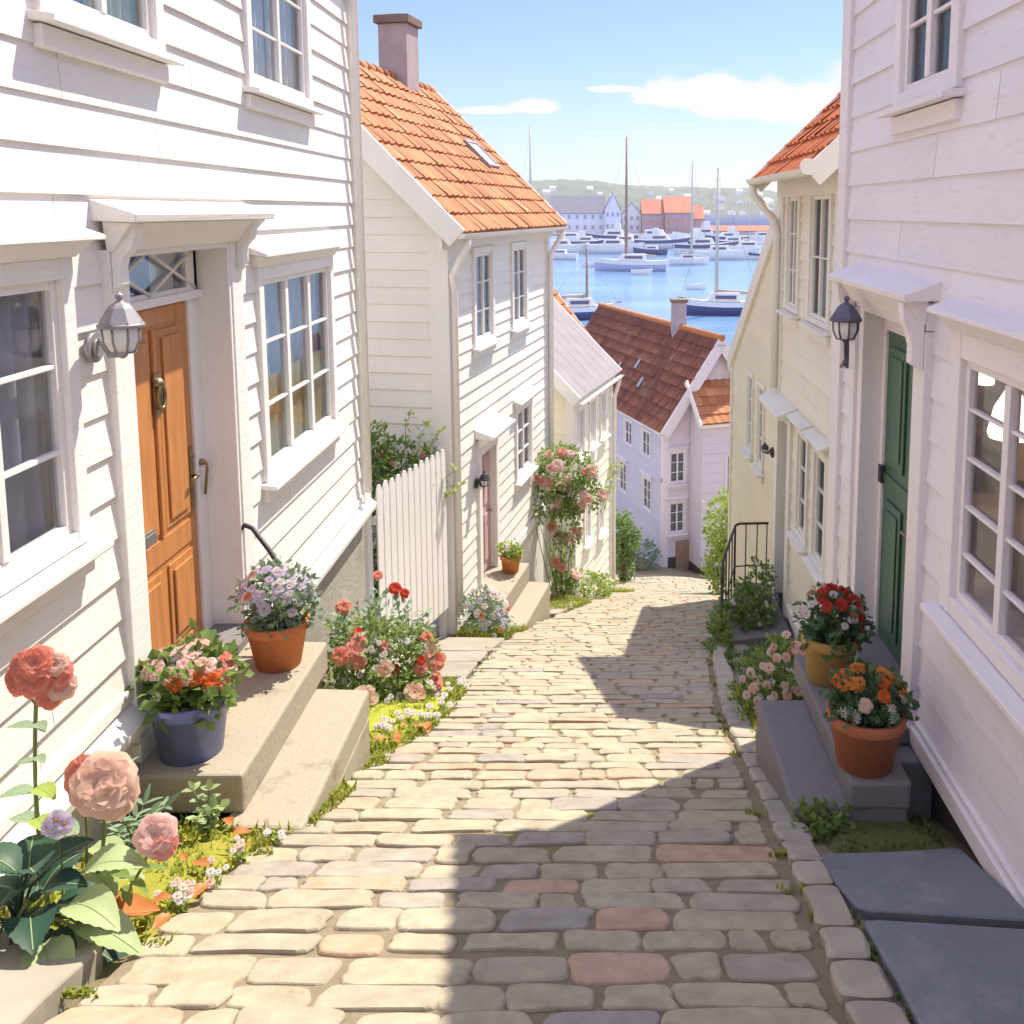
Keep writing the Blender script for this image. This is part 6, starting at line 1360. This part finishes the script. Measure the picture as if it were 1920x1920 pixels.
far_building('warehouse', 'small white gabled building between the white waterfront building and the red ones', xq(1167, Y), xq(1203, Y), Y + 6, Y + 24, 1.6, 11, 17, 'farwhite', 'fargrey', False, 2, 3)
far_building('warehouse', 'left pink brick warehouse with an orange roof behind the tallest mast', xq(1204, Y), xq(1245, Y), Y, Y + 18, 1.6, 11.5, 18.5, 'farbrick', 'farred', True, 2, 4)
far_building('warehouse', 'wide pink brick warehouse with an orange roof on the quay', xq(1246, Y), xq(1300, Y), Y - 3, Y + 22, 1.6, 12, 20, 'farbrick', 'farred', True, 2, 5)
far_building('warehouse', 'lower pink brick shed at the right end of the brick warehouses', xq(1301, Y), xq(1320, Y), Y, Y + 18, 1.6, 9, 15.5, 'farbrick', 'farred', True, 1, 2)
Y = 525
for i, (a, b) in enumerate(((1321, 1362), (1364, 1400), (1402, 1450))):
    far_building('boathouse', ('long low orange roofed boathouse beside the brick warehouses', 'middle low orange roofed boathouse below the deep blue channel', 'rightmost low orange roofed boathouse close to the cream house roof edge')[i], xq(a, Y), xq(b, Y), Y, Y + 10, 1.2, 1.9, 4.4, 'farbrick', 'farred', True)
rh = random.Random(5)
for i in range(30):
    px = rh.uniform(1015, 1455); d = rh.uniform(2290, 2420) if i < 20 else rh.uniform(1900, 2270) * 1.1; x = xq(px, d); h = 13 + hill_h(x, 0); t = min(1, max(0, (d - 2280) / 420)); zz = max(.5, h * math.sin(min(1, t * 1.25) * math.pi / 2) ** .8) if t > 0 else .5
    w = rh.uniform(5, 10)
    if d < 2290: d = 2285; zz = 1.0
    far_building('hillside_house', 'tiny white house on the far wooded hill across the water', x - w, x + w, d, d + 12, zz - 6, zz + rh.uniform(6, 9), zz + rh.uniform(11, 14), 'farwhite', rh.choice(('fargrey', 'farwhite', 'farwhite')), rh.random() < .6, 0, 0, 'houses on the far wooded hill')
mb = MB(); mb.wbox(-900, 900, 2268, 2300, -2, 3); struct(mb.build('shore', 'quay', recalc=True))

# each separate board or big leaf is a part of its own
def split_pieces(names):
    for o in list(bpy.data.objects):
        if o.type != 'MESH' or o.name.split('.')[0] not in names or o.data.users > 1 or o.parent is None: continue
        bm = bmesh.new(); bm.from_mesh(o.data); bm.verts.ensure_lookup_table(); seen = set(); comps = []
        for v in bm.verts:
            if v.index in seen: continue
            st = [v]; c = set()
            while st:
                a = st.pop()
                if a.index in c: continue
                c.add(a.index); st += [e.other_vert(a) for e in a.link_edges if e.other_vert(a).index not in c]
            seen |= c; comps.append(c)
        if 1 < len(comps) <= 40:
            for c in comps[1:]:
                d = o.copy(); d.data = o.data.copy(); COL.objects.link(d); b2 = bm.copy(); bmesh.ops.delete(b2, geom=[v for v in b2.verts if v.index not in c], context='VERTS'); b2.to_mesh(d.data); b2.free()
            bmesh.ops.delete(bm, geom=[v for v in bm.verts if v.index not in comps[0]], context='VERTS'); bm.to_mesh(o.data)
        bm.free()
split_pieces({'corner_board', 'bargeboard', 'leaf', 'foundation', 'cabin_window', 'stay', 'curtain'})

# ============================================================ AIR, SKY, SUN, CAMERA
if HAZE:
    m = bpy.data.materials.new('haze_air'); m.use_nodes = True; nt = m.node_tree; nt.nodes.remove(nt.nodes['Principled BSDF'])
    v = nt.nodes.new('ShaderNodeVolumePrincipled'); v.inputs['Color'].default_value = (.90, .93, 1, 1); v.inputs['Density'].default_value = HAZE; v.inputs['Anisotropy'].default_value = .2
    nt.links.new(v.outputs[0], nt.nodes['Material Output'].inputs['Volume'])
    mb = MB(); mb.wbox(-2200, 2200, -60, 2900, -6, 160); o = mb.build('haze', m, None, 0, True); struct(o, 'stuff'); M['haze'] = m
    tag(o, 'pale summer haze over the harbour', 'haze')

EL, AZ = rad(57), rad(39.5)         # azimuth from the lane's direction towards the right
w = bpy.data.worlds.new('World'); scene.world = w; w.use_nodes = True; nt = w.node_tree; bg = nt.nodes['Background']
sky = nd(nt, 'ShaderNodeTexSky', sky_type='NISHITA'); sky.sun_disc = False; sky.sun_elevation = EL; sky.sun_rotation = AZ; sky.altitude = 0; sky.air_density = 1.0; sky.dust_density = .4; sky.ozone_density = 2.5
tc = nd(nt, 'ShaderNodeTexCoord'); sep = nd(nt, 'ShaderNodeSeparateXYZ'); nt.links.new(tc.outputs['Generated'], sep.inputs[0])
def mth(op, a, b=None, c=None):
    n = nd(nt, 'ShaderNodeMath', operation=op)
    for s, v in zip(n.inputs, (a, b, c)):
        if v is None: continue
        if hasattr(v, 'is_output'): nt.links.new(v, s)
        else: s.default_value = v
    return n.outputs[0]
yy = mth('MAXIMUM', sep.outputs[1], .05); ax_, ay_ = mth('DIVIDE', sep.outputs[0], yy), mth('DIVIDE', sep.outputs[2], yy)
cmb = nd(nt, 'ShaderNodeCombineXYZ'); nt.links.new(ax_, cmb.inputs[0]); nt.links.new(ay_, cmb.inputs[1])
nz = nd(nt, 'ShaderNodeTexNoise'); nz.inputs['Scale'].default_value = 26; nz.inputs['Detail'].default_value = 10; nt.links.new(cmb.outputs[0], nz.inputs['Vector'])
nz2 = nd(nt, 'ShaderNodeTexNoise'); nz2.inputs['Scale'].default_value = 7; nz2.inputs['Detail'].default_value = 4; nt.links.new(cmb.outputs[0], nz2.inputs['Vector'])
dn = mth('ADD', mth('MULTIPLY', mth('SUBTRACT', nz.outputs['Fac'], .5), 1.1), mth('MULTIPLY', mth('SUBTRACT', nz2.outputs['Fac'], .5), .9)); tot = None
for px, py, rx, ry, soft in ((1000, 202, 62, 20, .35), (920, 208, 80, 10, .4), (1315, 178, 110, 46, .28), (1400, 196, 140, 48, .3), (1500, 196, 150, 60, .3), (1150, 168, 60, 10, .4), (1225, 191, 50, 8, .4), (1240, 180, 70, 16, .35), (1640, 150, 130, 60, .5), (1250, 275, 260, 45, .95), (700, 250, 240, 30, .9), (1950, 120, 200, 50, .5), (300, 60, 260, 50, .6)):
    d = ray(px, py); cx, cy = d.x / d.y, d.z / d.y
    ex = mth('DIVIDE', mth('SUBTRACT', ax_, cx), rx / FX); ey = mth('DIVIDE', mth('SUBTRACT', ay_, cy), ry / FX)
    ey = mth('MULTIPLY', ey, mth('ADD', 1.0, mth('MULTIPLY', mth('LESS_THAN', ey, 0.0), .5)))
    rr_ = mth('SQRT', mth('ADD', mth('MULTIPLY', ex, ex), mth('MULTIPLY', ey, ey))); v = mth('ADD', mth('SUBTRACT', 1.0, rr_), dn)
    mr = nd(nt, 'ShaderNodeMapRange', interpolation_type='SMOOTHSTEP'); nt.links.new(v, mr.inputs[0]); mr.inputs[1].default_value = -.02; mr.inputs[2].default_value = soft; mr.inputs[3].default_value = 0; mr.inputs[4].default_value = .92 if soft < .9 else .35
    tot = mr.outputs[0] if tot is None else mth('MAXIMUM', tot, mr.outputs[0])
tot = mth('MULTIPLY', tot, mth('GREATER_THAN', sep.outputs[1], .06))
CLOUD = (3.25, 3.2, 3.1)
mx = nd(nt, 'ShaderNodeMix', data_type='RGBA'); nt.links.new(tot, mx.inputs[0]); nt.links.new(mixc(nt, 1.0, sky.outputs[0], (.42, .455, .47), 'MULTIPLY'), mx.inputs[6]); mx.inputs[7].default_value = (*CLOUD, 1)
# broken bright cloud added out of view, overhead and behind, to fill the lane's shade
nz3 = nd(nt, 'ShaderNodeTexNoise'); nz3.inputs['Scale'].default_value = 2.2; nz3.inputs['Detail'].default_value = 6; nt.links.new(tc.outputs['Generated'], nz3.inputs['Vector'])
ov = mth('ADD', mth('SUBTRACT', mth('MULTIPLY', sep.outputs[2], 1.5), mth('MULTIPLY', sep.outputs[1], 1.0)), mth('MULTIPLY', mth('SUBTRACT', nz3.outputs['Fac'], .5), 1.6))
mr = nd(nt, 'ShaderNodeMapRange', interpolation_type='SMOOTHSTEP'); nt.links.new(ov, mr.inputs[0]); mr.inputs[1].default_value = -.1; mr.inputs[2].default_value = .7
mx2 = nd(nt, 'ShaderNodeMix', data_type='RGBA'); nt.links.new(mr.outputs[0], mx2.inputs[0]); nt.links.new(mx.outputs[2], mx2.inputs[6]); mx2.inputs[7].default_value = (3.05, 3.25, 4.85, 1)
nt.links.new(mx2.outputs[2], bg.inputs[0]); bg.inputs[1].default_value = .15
L = bpy.data.lights.new('sun', 'SUN'); L.energy = 4.1; L.angle = rad(.53); L.color = (1, .895, .745); so = bpy.data.objects.new('sun', L); COL.objects.link(so)
sd = Vector((math.sin(AZ) * math.cos(EL), math.cos(AZ) * math.cos(EL), math.sin(EL))); so.rotation_euler = sd.to_track_quat('Z', 'Y').to_euler(); so.location = sd * 100
cam = bpy.data.cameras.new('camera'); co = bpy.data.objects.new('camera', cam); COL.objects.link(co); scene.camera = co
cam.sensor_width = 36; cam.lens = FX / 1920 * 36; cam.shift_x = -(CX - 960) / 1920; cam.shift_y = -(960 - CY) / 1920; cam.clip_start = .05; cam.clip_end = 20000
co.location = (0, 0, E); co.rotation_euler = (math.pi / 2 - PT, 0, 0)
vs_ = scene.view_settings; vs_.view_transform = 'Standard'; vs_.look = 'None'; vs_.gamma = 1; vs_.exposure = 1.02
scene.render.engine = 'CYCLES'; cy = scene.cycles; cy.use_denoising = True; cy.max_bounces = 8; cy.diffuse_bounces = 4; cy.transparent_max_bounces = 12; cy.sample_clamp_indirect = 6
